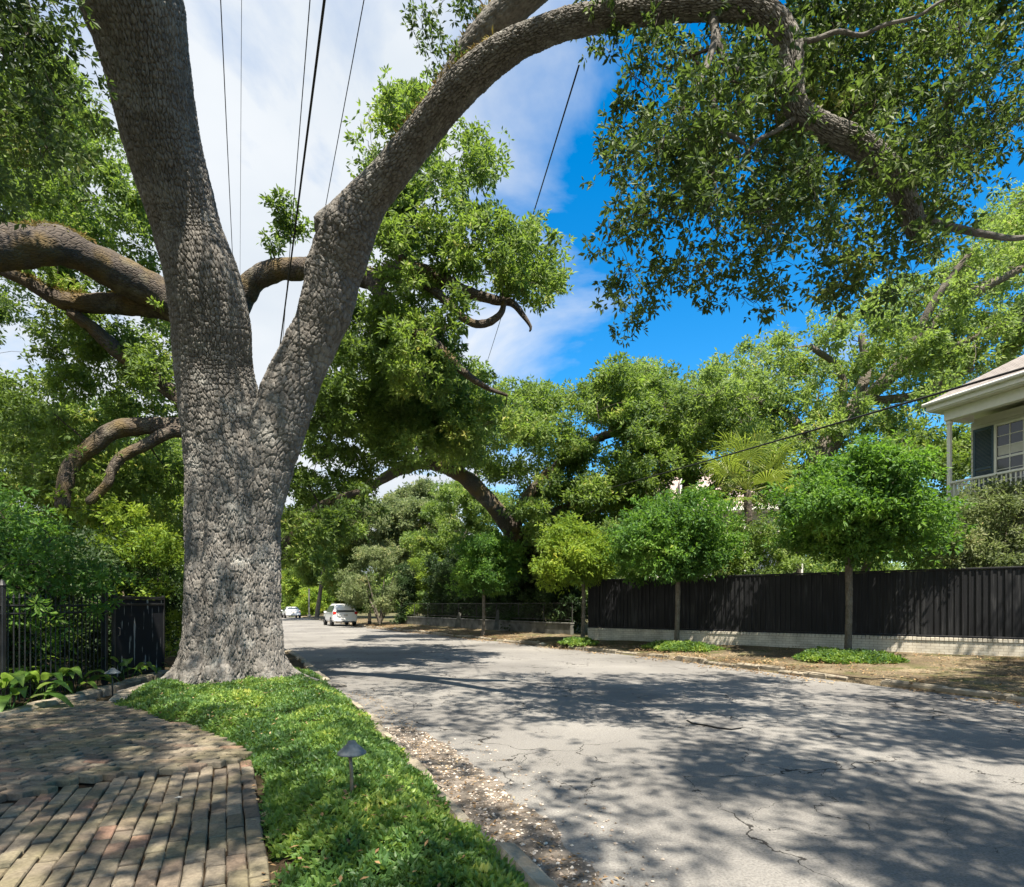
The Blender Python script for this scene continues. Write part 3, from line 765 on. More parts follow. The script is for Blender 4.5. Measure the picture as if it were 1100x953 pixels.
# brick walk: every brick a worn block, tight and heaved where roots lift it
d_ = unit(np.array([-.43, .903])); p_ = np.array([d_[1], -d_[0]]); E0 = np.array([-2.48, 5.71])
near_poly = np.array([E0 - d_ * 7.2, E0, (-3.2,5.33), (-3.6,5.0), (-3.95,4.5), (-6.0,4.2), (-6.3,-.5)])
far_poly = np.array([E0, (-3.55,6.86), (-4.9,8.1), (-6.2,9.2), (-7.0,9.3), (-6.75,7.9), (-6.35,5.4), (-6.0,4.2), (-3.95,4.5), (-3.6,5.0), (-3.2,5.33)])
def heave(x, y):
    return .045 * np.exp(-((x + 4.3)**2 + (y - 6.0)**2) / 1.6) + .03 * (vnoise(np.array([[x * .9, y * .9, 0]]), 3)[0] - .5)
def bricks(b, poly, org, d, p, wu, wv, gap, seed, z0, rnds, tilt, lift):
    r = rng(seed)
    for i in range(-80, 80):
        for j in range(-60, 60):
            s = j * wu + (wu * .5 if i % 2 else 0) + r.normal() * .008; t = -i * wv + (r.normal() * .003)
            c = org + d * s + p * t
            if not in_poly(np.array([c[0]]), np.array([c[1]]), poly)[0] or c[1] < .3: continue
            if c[1] < 9 and abs(c[0]) > c[1] * 1.25 + 1: continue
            hu, hv = wu/2 - (gap*1.1 + .0035)*(.6 + .8*r.random()), wv/2 - gap*(.5 + .8*r.random())
            tx, ty = r.normal() * tilt, r.normal() * tilt; a = r.normal() * .012
            dd = d * math.cos(a) + p * math.sin(a); pp_ = p * math.cos(a) - d * math.sin(a)
            z = z0 + (heave(*c) if lift else .02 * (vnoise(np.array([[c[0], c[1], 5.]]), 6)[0] - .5)) + r.normal() * .005
            V = []
            for zz_, ins in ((-.06, 0), (-.011, 0.0), (-.002, .006), (0, .016)):
                for su, sv in ((-1,-1), (1,-1), (1,1), (-1,1)):
                    q = c + dd * su * (hu - ins) + pp_ * sv * (hv - ins); V.append((q[0], q[1], z + zz_ + su * hu * tx + sv * hv * ty + r.normal() * .0008))
            qd = [[k*4+m, k*4+(m+1) % 4, (k+1)*4+(m+1) % 4, (k+1)*4+m] for k in range(3) for m in range(4)] + [[12,13,14,15]]
            b.add(V, np.array(qd)[:, ::-1]); rnds += [r.random()] * 16
bb, rn = MB(), []
bricks(bb, near_poly, E0 - p_ * .059, d_, p_, .25, .112, .0045, 21, .15, rn, .018, False)
ang = math.radians(62); d2 = np.array([d_[0]*math.cos(ang) - d_[1]*math.sin(ang), d_[0]*math.sin(ang) + d_[1]*math.cos(ang)]); p2 = np.array([d2[1], -d2[0]])
bricks(bb, far_poly, E0, d2, p2, .23, .108, .0055, 22, .172, rn, .018, True)
tag(bb.build('brick_walk', M['brick'], attrs={'rnd': ('POINT', np.array(rn))}), kind='structure')
al = np.vstack([near_poly[:2], far_poly[1:8], near_poly[-1:]])
tag(MB().add(np.column_stack([al, np.full(len(al), .118)]), np.array([list(range(len(al)))])).build('sand_joint', M['soil']), kind='structure')

# pale stones edging the walk on the fence side
def edging(path, seed, z=.15):
    r = rng(seed); b = MB(); Q = catmull(path, .08)[:, :2]; s = np.concatenate([[0], np.cumsum(np.linalg.norm(np.diff(Q, axis=0), axis=1))]); t = 0
    while t < s[-1] - .3:
        ln = .3 + .5 * r.random(); c = np.array([np.interp(t + ln/2, s, Q[:, k]) for k in (0, 1)]); e = np.array([np.interp(t + ln/2 + .05, s, Q[:, k]) for k in (0, 1)])
        d = unit(e - c); n = np.array([d[1], -d[0]]); w = .09 + .05 * r.random(); V = []
        for zz_, ins in ((-.08, 0), (.03, 0), (.055 + .02 * r.random(), .02)):
            for su, sv in ((-1,-1), (-.2,-1.1), (1,-1), (1,1), (.3,1.15), (-1,1)):
                q = c + d * su * (ln/2 - .012 - ins) + n * sv * (w - ins); V.append((q[0] + r.normal()*.008, q[1] + r.normal()*.008, z + zz_))
        b.add(V, [np.array([[k*6+m, k*6+(m+1) % 6, (k+1)*6+(m+1) % 6, (k+1)*6+m] for k in range(2) for m in range(6)]), np.array([[12,13,14,15,16,17]])]); t += ln
    return tag(b.build('stone_edging', M['stone']), kind='structure')
edging(np.array([(-6.1,3.2,0), (-6.55,5.6,0), (-6.85,7.9,0), (-7.05,9.6,0), (-7.3,11.2,0), (-7.7,13.4,0)]), 31)
edging(np.array([(-6.2,9.35,0), (-6.55,10.3,0), (-6.95,12.0,0)]), 32, z=.13)

# planting bed under the oak
bed_px = [(112,757),(160,772),(215,793),(262,812),(277,835),(286,890),(297,953)]
bed = [gp(x, y, .15)[:2] for x, y in bed_px] + [np.array([-.25, 1.0]), np.array([1.05, 1.0])] + [np.array([xl(LC, D) - .12, D]) for D in (2, 3.48, 5, 6.5, 8.45, 10, 11.5, 12.8)] + [np.array(p) for p in ((-5.0,13.6),(-6.4,13.2),(-7.0,11.6))]
bed = np.array(bed)
def dist_poly(P, poly):
    out = np.full(len(P), 1e9)
    for a, b in zip(poly, np.roll(poly, -1, 0)):
        ab = b - a; t = np.clip(((P - a) @ ab) / (ab @ ab), 0, 1); out = np.minimum(out, np.linalg.norm(P - a - t[:, None] * ab, axis=1))
    return out
def bed_z(P):
    d = dist_poly(P, bed); n = fbm(np.column_stack([P * 1.7, np.zeros(len(P))]), 41, 3) - .5
    return .10 + .17 * smooth(0, .55, d) + n * .26 * smooth(0, .4, d)
st = .09
gx = np.arange(bed[:, 0].min(), bed[:, 0].max() + st, st); gy = np.arange(bed[:, 1].min(), bed[:, 1].max() + st, st)
GX, GY = np.meshgrid(gx, gy); PG = np.column_stack([GX.ravel(), GY.ravel()])
ins = in_poly(PG[:, 0], PG[:, 1], bed).reshape(GX.shape)
ok = ins[:-1, :-1] & ins[1:, :-1] & ins[1:, 1:] & ins[:-1, 1:]
ii, jj = np.nonzero(ok); w_ = len(gx)
q = np.stack([ii*w_+jj, ii*w_+jj+1, (ii+1)*w_+jj+1, (ii+1)*w_+jj], -1)
tag(MB().add(np.column_stack([PG, bed_z(PG) - .03]), q).build('planting_bed', M['soil'], smooth_=True), kind='structure')

def cover(name, poly, zf, dens, Ln, Wd, seed, mat, label, thick=.07, cap=None):
    r = rng(seed); lo, hi = poly.min(0), poly.max(0); A = np.prod(hi - lo)
    P = lo + (hi - lo) * r.random((int(A * dens), 2)); P = P[in_poly(P[:, 0], P[:, 1], poly)]
    if cap is not None: P = P[r.random(len(P)) < cap(P)]
    n = fbm(np.column_stack([P * 6, np.zeros(len(P))]), seed, 2)
    z = zf(P) + thick * (n - .35) * 1.6 * r.random(len(P)) ** .6
    d = unit(np.column_stack([r.normal(size=(len(P), 2)) * .8, .25 + .9 * r.random(len(P))]))
    V, Q, rd = leaf_mesh(np.column_stack([P, z]), d, 2, Ln, Wd, r, spread=.02, fan=.7, droop=.1, fold=.14, up=.75)
    return tag(MB().add(V, Q).build(name, mat, attrs={'rnd': ('FACE', rd)}), kind='stuff')
cover('ground_cover', bed, bed_z, 3600, .052, .025, 51, M['leaf_cover'], '', cap=lambda P: np.where(P[:, 1] < 7, 1.0, .5) * smooth(-.02, .05, dist_poly(P, bed) + .42 * (fbm(np.column_stack([P * 2.3, np.zeros(len(P))]), 77, 3) - .56)))
# dead leaves along the bed's bare rim and on the kerbs
def litter(name, poly, n, size, seed, z):
    r = rng(seed); lo, hi = poly.min(0), poly.max(0); P = lo + (hi - lo) * r.random((n * 6, 2)); P = P[in_poly(P[:, 0], P[:, 1], poly)][:n]
    k = fbm(np.column_stack([P * 1.1, np.zeros(len(P))]), seed, 3) > .47; P = P[k]
    d = unit(np.column_stack([r.normal(size=(len(P), 2)), .15 * r.normal(size=len(P))]))
    zz_ = z(P) if callable(z) else np.full(len(P), z)
    V, Q, rd = leaf_mesh(np.column_stack([P, zz_ + .012]), d, 1, size, size * .42, r, spread=.01, fan=.25, droop=0, fold=.15, up=1.6)
    return tag(MB().add(V, Q).build(name, M['litter'], attrs={'rnd': ('FACE', rd)}), kind='stuff')
rim = np.array([gp(x, y, .15)[:2] for x, y in [(118,752),(215,784),(268,806),(288,890),(300,953),(288,953),(276,880),(262,818),(205,800),(140,778)]])
litter('leaf_litter', rim, 1500, .05, 61, .13)
Dk = np.arange(5, 60, 1.0)
kp = np.vstack([np.column_stack([xl(RC, Dk) - .75, Dk]), np.column_stack([xl(RC, Dk) + 1.2, Dk])[::-1]])
def verge_z(P):
    t = (P[:, 0] - xl(RC, P[:, 1])) / np.maximum(xl(WL, P[:, 1]) - xl(RC, P[:, 1]), .1)
    return np.where(t > 0, .13 + .2 * np.clip(t, 0, 1), .012)
litter('leaf_litter', bed, 900, .05, 66, lambda P: bed_z(P) + .05)
litter('leaf_litter', kp, 30000, .095, 62, verge_z)
vp = np.vstack([np.column_stack([xl(RC, Dk), Dk]), np.column_stack([xl(WL, Dk) - .1, Dk])[::-1]])
litter('leaf_litter', vp, 22000, .07, 63, verge_z)
kl = np.vstack([np.column_stack([xl(LC, np.arange(3, 12)) + .02, np.arange(3, 12)]), np.column_stack([xl(LC, np.arange(3, 12)) + .55, np.arange(3, 12)])[::-1]])
rub = np.vstack([np.column_stack([xl(RC, Dk) - .12, Dk]), np.column_stack([xl(RC, Dk) + .55, Dk])[::-1]])
rocks('kerb_rubble', rub, 420, .055, M['pebble'], 13, z=.09)
litter('leaf_litter', kl, 900, .045, 64, .01)

# ------------------------------------------------------------------ trees
def P_(rows, D=None):
    """limb path from (px, py, D, r_px) rows"""
    out = []
    for x, y, d, r in rows: out.append(np.append(at(x, y, d), r / F * d))
    return np.array(out)

def crown(root, pts, dirs, k, Ln, Wd, r, mat, name='crown', **kw):
    V, Q, rd = leaf_mesh(pts, dirs, k, Ln, Wd, r, **kw)
    return MB().add(V, Q).build(name, mat, root, attrs={'rnd': ('FACE', rd)})

# --- the great live oak in the bed
oak = thing('live_oak', 'massive forked live oak with furrowed grey bark rising from the ground cover bed', 'tree', gp(250, 735, .2))
def flute(A, Z, S):
    # A is measured from the frame's first axis; grooves and buttress roots of the old trunk
    out = .15 * np.exp(-np.clip(Z - .1, 0, 9) / .38) * (1 + .8 * np.cos(5 * A + 1.1))
    for a0, dep, w in ((G0, .13, .17), (G0 + 1.25, .045, .16), (G0 + 2.6, .10, .3), (G0 - 1.6, .08, .25), (G0 + .62, .03, .1)):
        dA = np.angle(np.exp(1j * (A - a0 - .04 * np.sin(S * 1.7))))
        out = out - dep * np.exp(-(dA / w) ** 2) * smooth(6.5, 3.2, Z) if False else out - dep * np.exp(-(dA / w) ** 2) * (1 - smooth(3.0, 6.2, Z))
    return out
G0 = -1.93
tA = P_([(251,745,11.35,61),(251,725,11.35,59),(252,690,11.35,57),(252,650,11.35,56),(252,600,11.35,54.5),(252,550,11.3,54.5),(251,500,11.25,54),(241,450,11.1,49),(231,400,10.9,41.5),(227,350,10.6,40.5),(219,300,10.3,40),(203,250,10.1,37),(188,200,9.8,38),(174,150,9.5,40.5),(164,100,9.2,43),(153,50,8.9,48),(140,0,8.6,55),(122,-70,8.2,50),(95,-170,7.8,44),(60,-300,7.4,36)])
tA[:8, 3] *= .87; tA[8:, 3] *= .95
limb_object('trunk', tA, M['bark'], oak, n=800, step=.0165, depth=.040, cell=(.056, .085), lump=.03, seed=101, mod=flute, long0=2.6, furrow=.042, fh=4.6)
tB = P_([(270,600,11.2,20),(282,520,11.15,26),(297,462,11.1,29),(310,423,11.05,28),(325,387,11.0,26),(344,350,10.9,26),(353,318,10.8,28),(361,285,10.7,29),(374,250,10.5,29),(393,218,10.3,22),(421,184,10.0,18.5),(455,141,9.6,18),(492,97,9.1,18),(535,60,8.6,16.5),(576,37,8.2,14),(620,23,7.7,13.5),(680,14,7.2,12.5),(740,6,6.8,13.5),(790,6,6.6,13.5),(826,18,6.5,13.5),(848,48,6.45,12.5),(851,85,6.45,11.5),(857,118,6.5,12),(888,139,6.55,12.5),(925,156,6.6,13),(953,180,6.7,12.5),(972,213,6.8,12),(983,244,6.9,10),(990,258,6.95,5)])
limb_object('limb', tB, M['bark'], oak, n=280, step=.017, depth=.034, cell=(.05, .085), lump=.04, seed=103, long0=2.6)
kn = P_([(373,290,10.95,8),(369,268,10.8,17),(360,250,10.6,21),(351,241,10.45,19),(344,237,10.38,14),(340,234.5,10.34,8),(338,233.5,10.33,2)])
limb_object('limb', kn, M['bark'], oak, n=90, step=.02, depth=.022, cell=(.05, .07), lump=.12, seed=105)
tC = P_([(462,132,9.55,14),(486,92,9.35,16),(507,58,9.1,17),(535,24,8.8,17),(570,-8,8.5,15),(625,-60,8.1,17),(700,-120,7.8,12)])
limb_object('limb', tC, M['bark'], oak, n=90, step=.025, depth=.02, cell=(.05, .09), lump=.06, seed=107)
tD = P_([(150,40,8.85,26),(110,-20,8.4,28),(60,-110,7.6,26),(-20,-260,7,20)])
limb_object('limb', tD, M['bark'], oak, n=110, step=.025, depth=.02, cell=(.055, .1), lump=.05, seed=109)
small = [P_(x) for x in (
    [(975,228,6.85,8),(1000,238,6.8,6),(1030,246,6.7,6.5),(1060,252,6.6,5.5),(1090,256,6.5,4.5),(1130,250,6.4,3)],
    [(765,14,6.7,9),(768,40,6.6,7),(762,62,6.5,6),(753,85,6.4,5.5),(749,100,6.3,3)],
    [(768,30,6.65,7),(776,60,6.6,6),(784,76,6.6,5.5),(800,74,6.6,4.5),(815,70,6.5,3)],
    [(764,95,6.5,6),(769,120,6.5,5.5),(774,140,6.45,4.5),(790,148,6.4,4),(800,155,6.4,2.5)],
    [(845,40,6.45,5),(870,44,6.4,4.5),(900,34,6.35,4),(925,38,6.3,3.6),(950,27,6.25,3.2),(985,18,6.2,2.8),(1010,2,6.15,2.4),(1040,-10,6.1,1.5)],
    [(860,122,6.5,5),(835,140,6.45,4),(815,150,6.45,3.2),(800,166,6.5,2.6),(775,176,6.5,2),(758,196,6.5,1.2)])]
small = [x * np.array([1, 1, 1, .62]) for x in small]
for s_ in small:
    limb_object('limb', s_, M['bark'], oak, n=14, step=.05, lump=.07, seed=int(s_[0, 0] * 100) % 97)
holes = [(700,265,26),(722,240,20),(655,208,18),(810,42,16),(868,318,14),(675,195,14),(700,120,10),(1085,180,16)]
canopy = [(606,45),(628,80),(645,150),(632,200),(648,250),(638,310),(650,385),(695,378),(702,325),(735,325),(765,318),(785,380),(828,345),(850,305),(890,330),(945,340),(985,320),(1010,250),(1060,215),(1150,150),(1150,-70),(620,-70)]
r = rng(201)
cA = np.vstack([clumps_poly(canopy, 205, (16, 31), (6.55, 9.0), 202, holes),
                clumps_poly([(640,30),(830,50),(960,120),(1060,60),(1000,280),(880,240),(760,300),(650,220)], 52, (15, 27), (5.7, 6.5), 206, holes),
                clumps_poly([(735,30),(1120,-40),(1120,150),(960,190),(870,230),(760,230)], 80, (20, 36), (6.5, 8.8), 203, holes)])
cA2 = clumps_poly([(-60,-60),(70,-60),(72,0),(88,60),(100,110),(60,170),(-60,230)], 46, (22, 40), (5.6, 7.6), 204)
cA3 = clumps_poly([(455,0),(500,-30),(520,20),(480,80),(455,100),(440,60)], 9, (12, 20), (8.8, 9.6), 205)
for q_ in (cA,): q_[:, 3] *= 1.0
skB = np.vstack([catmull(x, .2) for x in [tB[12:]] + small]); skL = catmull(tD, .2); skC = catmull(tC, .2)
grow(skB, cA, r, rmax=.035, rmin=.004, twigs=5).build('branchwork', M['twig'], oak)
grow(np.vstack([skL, catmull(tA[14:], .2)]), cA2, r, rmax=.04, rmin=.005, twigs=3).build('branchwork', M['twig'], oak)
grow(skC, cA3, r, rmax=.02, rmin=.004, twigs=4).build('branchwork', M['twig'], oak)
p, d = fill_clumps(np.vstack([cA, cA3]), 118, r, flat=.9, shell=.42, thr=.42, nscale=.35, seed=7)
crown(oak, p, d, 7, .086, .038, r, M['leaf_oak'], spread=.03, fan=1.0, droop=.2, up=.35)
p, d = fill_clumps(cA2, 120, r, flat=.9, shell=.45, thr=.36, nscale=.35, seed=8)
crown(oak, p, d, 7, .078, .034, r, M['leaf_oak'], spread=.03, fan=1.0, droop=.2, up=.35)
# the rest of the crown, overhead and out of the picture, with clumps added to shade the walk and the road
r = rng(2041)
hi = []
for k in range(900):
    x, y = r.uniform(-13, 12), r.uniform(-8, 11)
    if x > 12 - 1.1 * max(y, 0): continue
    z = max(8.5, EYE + 1.12 * max(y, 0) + 1.0) + r.uniform(0, 3.5)
    if len(hi) < 250: hi.append((x, y, z, r.uniform(.6, 1.15)))
for k in range(400):
    x, y = r.uniform(7, 18), r.uniform(2, 12)
    if x > .95 * y + 2.2 and len(hi) < 320: hi.append((x, y, r.uniform(7.5, 10.5), r.uniform(.6, 1.1)))  # unseen clumps added off to the right to shade verge and road
for cx, cy, z0, k, sx in ((-3.9, 1.9, 9.8, 20, 1.5), (-3.9, 6.0, 10.4, 7, 1.0), (-.7, -.6, 9.0, 9, 1.2), (5.6, 1.6, 8.6, 9, 1.5), (8.2, 3.2, 8.6, 9, 1.5), (8.6, .2, 8.6, 8, 1.6), (4.4, -1.0, 8.6, 7, 1.2), (11.0, 5.6, 9.2, 9, 1.6), (-1.6, -.5, 9.0, 8, 1.1)):  # extra clumps placed out of view where walk, trunk and road need shade
    for _ in range(k): hi.append((cx + r.normal() * sx * .7, cy + r.normal() * sx * .7, z0 + r.uniform(0, 1.8) + 1.1 * max(0, cy - 5.5), r.uniform(.5, .85)))
hi = np.array(hi); hi = hi[(hi[:, 2] - EYE - 1.9 * hi[:, 3] > 1.02 * (hi[:, 1] + 1.6 * hi[:, 3])) | (hi[:, 0] > .95 * hi[:, 1] + 2.5) | (hi[:, 0] < -1.0 * hi[:, 1] - 3)]; hi = hi[(np.hypot(hi[:, 0] + 1.3, hi[:, 1] - 3.0) > .95) & (np.hypot(hi[:, 0] + .6, hi[:, 1] - 1.9) > .6)]  # some clumps dropped so that sun reaches the ground cover
p, d = fill_clumps(hi, 44, r, flat=.7, shell=.5, thr=.40, nscale=1.1, seed=9)
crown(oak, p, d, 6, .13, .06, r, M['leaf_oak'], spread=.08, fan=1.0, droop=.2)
grow(np.vstack([catmull(tA[15:], .3), skL, skC]), hi, r, rmax=.12, rmin=.012, twigs=0).build('branchwork', M['twig'], oak)

bc = at(251, 650, 11.35)[:2]
for k, (az, ln, rr) in enumerate(((-2.75, 1.75, .30), (-2.05, 1.35, .27), (-1.35, 1.3, .26), (-.55, 1.5, .28), (.3, 1.7, .28), (2.3, 1.7, .3), (-3.6, 1.9, .28))):
    h = np.array([math.cos(az), math.sin(az)]); o_ = np.array([-h[1], h[0]])
    rt = np.array([(*(bc + h * .50), 1.05, rr * .45), (*(bc + h * .70), .66, rr * .7), (*(bc + h * .86 + o_ * .03), .36, rr * .8), (*(bc + h * (.62 + ln * .3) + o_ * .06), .20, rr * .5), (*(bc + h * (ln * .9) - o_ * .05), .10, rr * .3), (*(bc + h * (ln + .35)), .02, rr * .16)])
    limb_object('root', rt, M['bark'], oak, n=110, step=.02, depth=.03, cell=(.05, .1), lump=.06, seed=170 + k, long0=1.5)

# --- second live oak just behind, its trunk hidden by the first
oak2 = thing('live_oak', 'mossy limbed oak just behind the massive forked trunk, reaching out on both its sides', 'tree', at(236, 712, 16.3))
trunk2 = P_([(240,715,16.3,34),(240,640,16.3,30),(240,540,16.3,28),(238,450,16.2,27),(238,380,16,26),(236,345,16,23),(232,318,15.9,12)])
limb_object('trunk', trunk2, M['bark_far'], oak2, n=40, step=.08, lump=.07, seed=111)
L2 = [P_(x) for x in (
    [(240,372,16,24),(205,338,15.6,21),(170,315,15.2,20),(135,296,14.7,20),(100,280,14.2,20),(60,264,13.6,21),(0,266,12.9,25),(-70,262,12,24)],
    [(236,385,16,17),(262,316,16,16),(285,294,15.8,15),(322,288,15.6,15),(360,292,15.2,15),(400,300,14.9,12),(420,291,14.8,11),(440,290,14.7,11),(464,294,14.6,9),(500,313,14.4,8),(530,322,14.3,6.5),(550,326,14.2,5),(563,340,14.2,3.5),(570,351,14.2,2.2),(569,356,14.2,1.2)],
    [(395,296,14.9,12),(412,320,14.7,11),(430,346,14.5,9.5),(455,360,14.4,9),(478,380,14.3,8),(498,399,14.2,6),(520,415,14.2,4),(545,425,14.2,2)],
    [(440,296,14.7,7),(470,315,14.5,6.5),(500,343,14.3,6),(520,348,14.2,6),(537,338,14.1,5),(542,325,14.1,4)],
    [(232,360,16,14),(190,338,15.7,12),(165,330,15.5,13),(130,326,15.2,13),(100,326,14.9,12),(65,322,14.6,10),(20,298,14.2,7),(-20,285,14,5)],
    [(215,450,16,10),(180,418,15.8,10),(160,400,15.6,10),(128,378,15.3,10),(102,355,15,9),(75,335,14.7,7)],
    [(230,462,16,12),(190,459,15.7,11),(150,458,15.4,11),(120,464,15.2,11),(97,481,15,10),(77,500,14.8,9.5),(70,520,14.7,9),(66,545,14.6,8)],
    [(225,466,16,8),(185,464,15.5,7.5),(160,476,15.3,7),(133,490,15.1,6.5),(120,505,15,6),(115,520,14.9,5.5),(95,540,14.8,5)],
    [(246,640,16.2,10),(290,600,15.5,9),(316,580,15,8.5),(328,560,14.8,7.5),(345,545,14.7,6),(365,535,14.6,4),(385,528,14.5,2.5)],
    [(400,300,14.9,7),(428,284,14.8,6),(434,255,14.8,5.5),(440,200,14.8,4.5),(445,150,14.8,3)])]
L2 = [x * np.array([1, 1, 1, k]) for x, k in zip(L2, (.92, .76, .72, .7, .85, .8, .85, .85, 1, .8))]
for i, x in enumerate(L2):
    limb_object('limb', x, M['bark_far'], oak2, n=26, step=.05, lump=.10, seed=120 + i)
r = rng(211)
left_poly = [(-60,90),(60,70),(105,110),(140,190),(165,260),(190,330),(196,440),(196,560),(120,570),(40,540),(-60,520)]
c1 = clumps_poly(left_poly, 160, (13, 27), (14.6, 19.5), 212, [(15,385,34),(62,425,18),(95,40,40),(150,345,12),(35,350,16)])
c2 = clumps_poly([(388,112),(428,98),(470,110),(522,108),(530,180),(518,215),(560,238),(602,252),(616,288),(598,332),(572,330),(548,306),(505,300),(480,345),(500,400),(460,420),(380,400),(350,340),(395,230),(392,160)], 125, (11, 22), (12.6, 16.2), 213, [(452,385,14),(485,140,10)])
c3 = clumps_poly([(345,370),(400,335),(470,370),(520,425),(545,452),(500,482),(440,490),(400,512),(375,575),(340,612),(312,600),(312,520),(325,440)], 120, (12, 26), (14, 18.5), 214)
c4 = clumps_poly([(283,272),(290,232),(318,214),(332,232),(326,275)], 7, (9, 14), (15.2, 16), 215)
c5 = clumps_poly([(372,290),(360,340),(375,385),(440,430),(520,420),(505,400),(450,350),(420,330)], 14, (10, 18), (15, 17), 216)
c6 = clumps_poly([(312,590),(330,556),(375,545),(405,545),(390,565),(350,590),(325,612)], 18, (10, 18), (13.6, 15), 217)
c7 = clumps_poly([(395,400),(470,375),(530,425),(548,455),(500,480),(420,470)], 46, (10, 18), (17.5, 21), 218)
cl2 = np.vstack([c1, c2, c3, c4, c5, c6, c7])
grow(np.vstack([catmull(x, .25) for x in L2] + [catmull(trunk2[4:], .3)]), cl2, r, rmax=.05, rmin=.008, twigs=2, n=5).build('branchwork', M['twig'], oak2)
p, d = fill_clumps(cl2, 130, r, flat=.72, shell=.45, thr=.42, nscale=.5, seed=17)
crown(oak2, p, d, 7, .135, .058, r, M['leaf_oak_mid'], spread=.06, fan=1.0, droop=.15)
# ferns along the tops of the limbs
def ferns(root, paths, seed, w=.9):
    r = rng(seed); P = []
    for x in paths:
        Q = catmull(x, .02); k = fbm(Q[:, :3] * .9, seed, 2) > .5; Q = Q[k]
        for _ in range(5):
            a = r.uniform(-w, w, len(Q)); ax = unit(np.cross(np.array([0, 0, 1.0]), unit(np.gradient(Q[:, :3], axis=0))))
            P.append(Q[:, :3] + Q[:, 3:4] * 1.03 * (np.cos(a)[:, None] * np.array([0, 0, 1.0]) + np.sin(a)[:, None] * ax))
    P = np.vstack(P)
    crown(root, P, np.tile([0, 0, 1.0], (len(P), 1)), 2, .10, .03, r, M['fern'], name='fern', spread=.03, fan=1.1, droop=.3)
ferns(oak2, [L2[0], L2[1][4:9], L2[4], L2[5]], 221)
ferns(oak, [tB[10:14], tC[:4]], 222, w=.7)

# --- oak arching over the far side of the street, and two more over the gardens
def big_tree(name, label, cat_loc, trunk, limbs, clumps, seed, mat, Ln, per, bark='bark_far', nleaf=7, thr=.42, ns=.9, twigs=2, group=None, flat=.7):
    t = thing(name, label, 'tree', cat_loc, group=group)
    trunk = trunk * np.array([1, 1, 1, .75]); limbs = [x * np.array([1, 1, 1, .7]) for x in limbs]
    limb_object('trunk', trunk, M[bark], t, n=28, step=.12, lump=.07, seed=seed)
    for i, x in enumerate(limbs): limb_object('limb', x, M[bark], t, n=18, step=.1, lump=.09, seed=seed + i + 1)
    r = rng(seed)
    grow(np.vstack([catmull(x, .3) for x in [trunk[len(trunk)//2:]] + limbs]), clumps, r, rmax=.13, rmin=.016, twigs=twigs, n=5).build('branchwork', M['bark_grey' if bark == 'bark_grey' else 'twig'], t)
    p, d = fill_clumps(clumps, per, r, flat=flat, shell=.45, thr=thr, nscale=ns, seed=seed)
    crown(t, p, d, nleaf, Ln, Ln * .42, r, mat, spread=Ln * .6, fan=1.0, droop=.12)
    return t
tr = P_([(574,668,33.5,11),(568,630,33,10),(562,592,32,10),(552,566,31,11)])
lm = [P_(x) for x in (
    [(556,580,30.2,13),(540,556,30,13),(522,535,29.6,12.5),(503,516,29.2,12),(482,503,28.8,11),(460,497,28.4,10.5),(435,502,28,9.5),(412,514,27.6,7.5),(395,528,27.4,4)],
    [(552,572,30,10),(560,545,30,9),(578,520,30,8.5),(600,500,30,8),(625,482,30,7),(650,468,30,6),(690,462,30,4)],
    [(560,585,30.2,8),(580,560,31,7),(620,540,31,6),(660,530,31,4)],
    [(500,512,29.2,5),(480,480,29,4),(460,460,29,3)])]
cl = np.vstack([clumps_poly([(430,410),(500,400),(560,425),(620,400),(690,398),(745,430),(755,500),(700,545),(640,560),(600,590),(560,560),(520,520),(470,485),(425,480)], 190, (10, 20), (26, 34), 231, [(500,505,14),(655,470,12),(600,440,8)]),
                clumps_poly([(555,560),(600,545),(660,560),(650,600),(600,620),(560,610)], 26, (8, 16), (28, 33), 232),
                clumps_poly([(395,450),(450,440),(520,455),(540,482),(480,474),(430,478),(395,490)], 40, (8, 14), (23.5, 28), 233)])
big_tree('live_oak', 'dark oak with one limb arching low over the street, rooted behind the hedge', at(574, 665, 33.5), tr, lm, cl, 240, M['leaf_oak_mid'], .21, 62)
tr = P_([(845,640,28,17),(850,580,28,16),(862,530,28,15.5),(888,480,27.8,15),(915,440,27.5,14)])
lm = [P_(x) for x in (
    [(905,452,27.5,12),(940,420,27,11),(960,400,26.6,10),(985,370,26.2,9.5),(1010,342,25.8,9),(1045,315,25.3,8),(1085,295,25,6),(1130,270,24.5,4)],
    [(925,432,27.4,7),(965,428,26.5,6.5),(990,422,26,6.5),(1012,410,25.6,6),(1045,395,25,4)],
    [(880,495,27.8,9),(850,450,28.4,8),(815,430,29,6),(780,420,29.5,4)],
    [(915,440,27.5,9),(930,400,27.5,7),(925,360,27.5,5)],
    [(962,400,26.4,8),(985,360,26,7),(1000,330,25.6,6),(1020,300,25.2,5),(1050,262,24.8,3.5)],
    [(940,420,26.8,7),(975,395,26,6),(1020,375,25.2,5.5),(1070,352,24.6,5),(1110,345,24,4)],
    [(890,478,27.6,7),(905,430,27,6),(900,395,26.6,5),(870,372,26.2,4)],
    [(850,560,27.8,8),(825,510,27,7),(800,470,26.6,6),(790,440,26.2,4)])]
cl = np.vstack([clumps_poly([(740,410),(790,392),(850,362),(900,338),(960,312),(1005,292),(1055,245),(1105,205),(1150,195),(1150,380),(1050,405),(1000,430),(985,470),(930,500),(860,520),(790,520),(745,480)], 270, (10, 22), (23, 32), 251, [(945,430,14),(1000,425,10),(1050,330,8),(1020,372,8)])])
big_tree('live_oak', 'broad sunlit oak with grey limbs spreading above the pale roof at the right', at(845, 640, 28), tr, lm, cl, 260, M['leaf_oak_far'], .20, 60, thr=.50, ns=.7, bark='bark_grey')
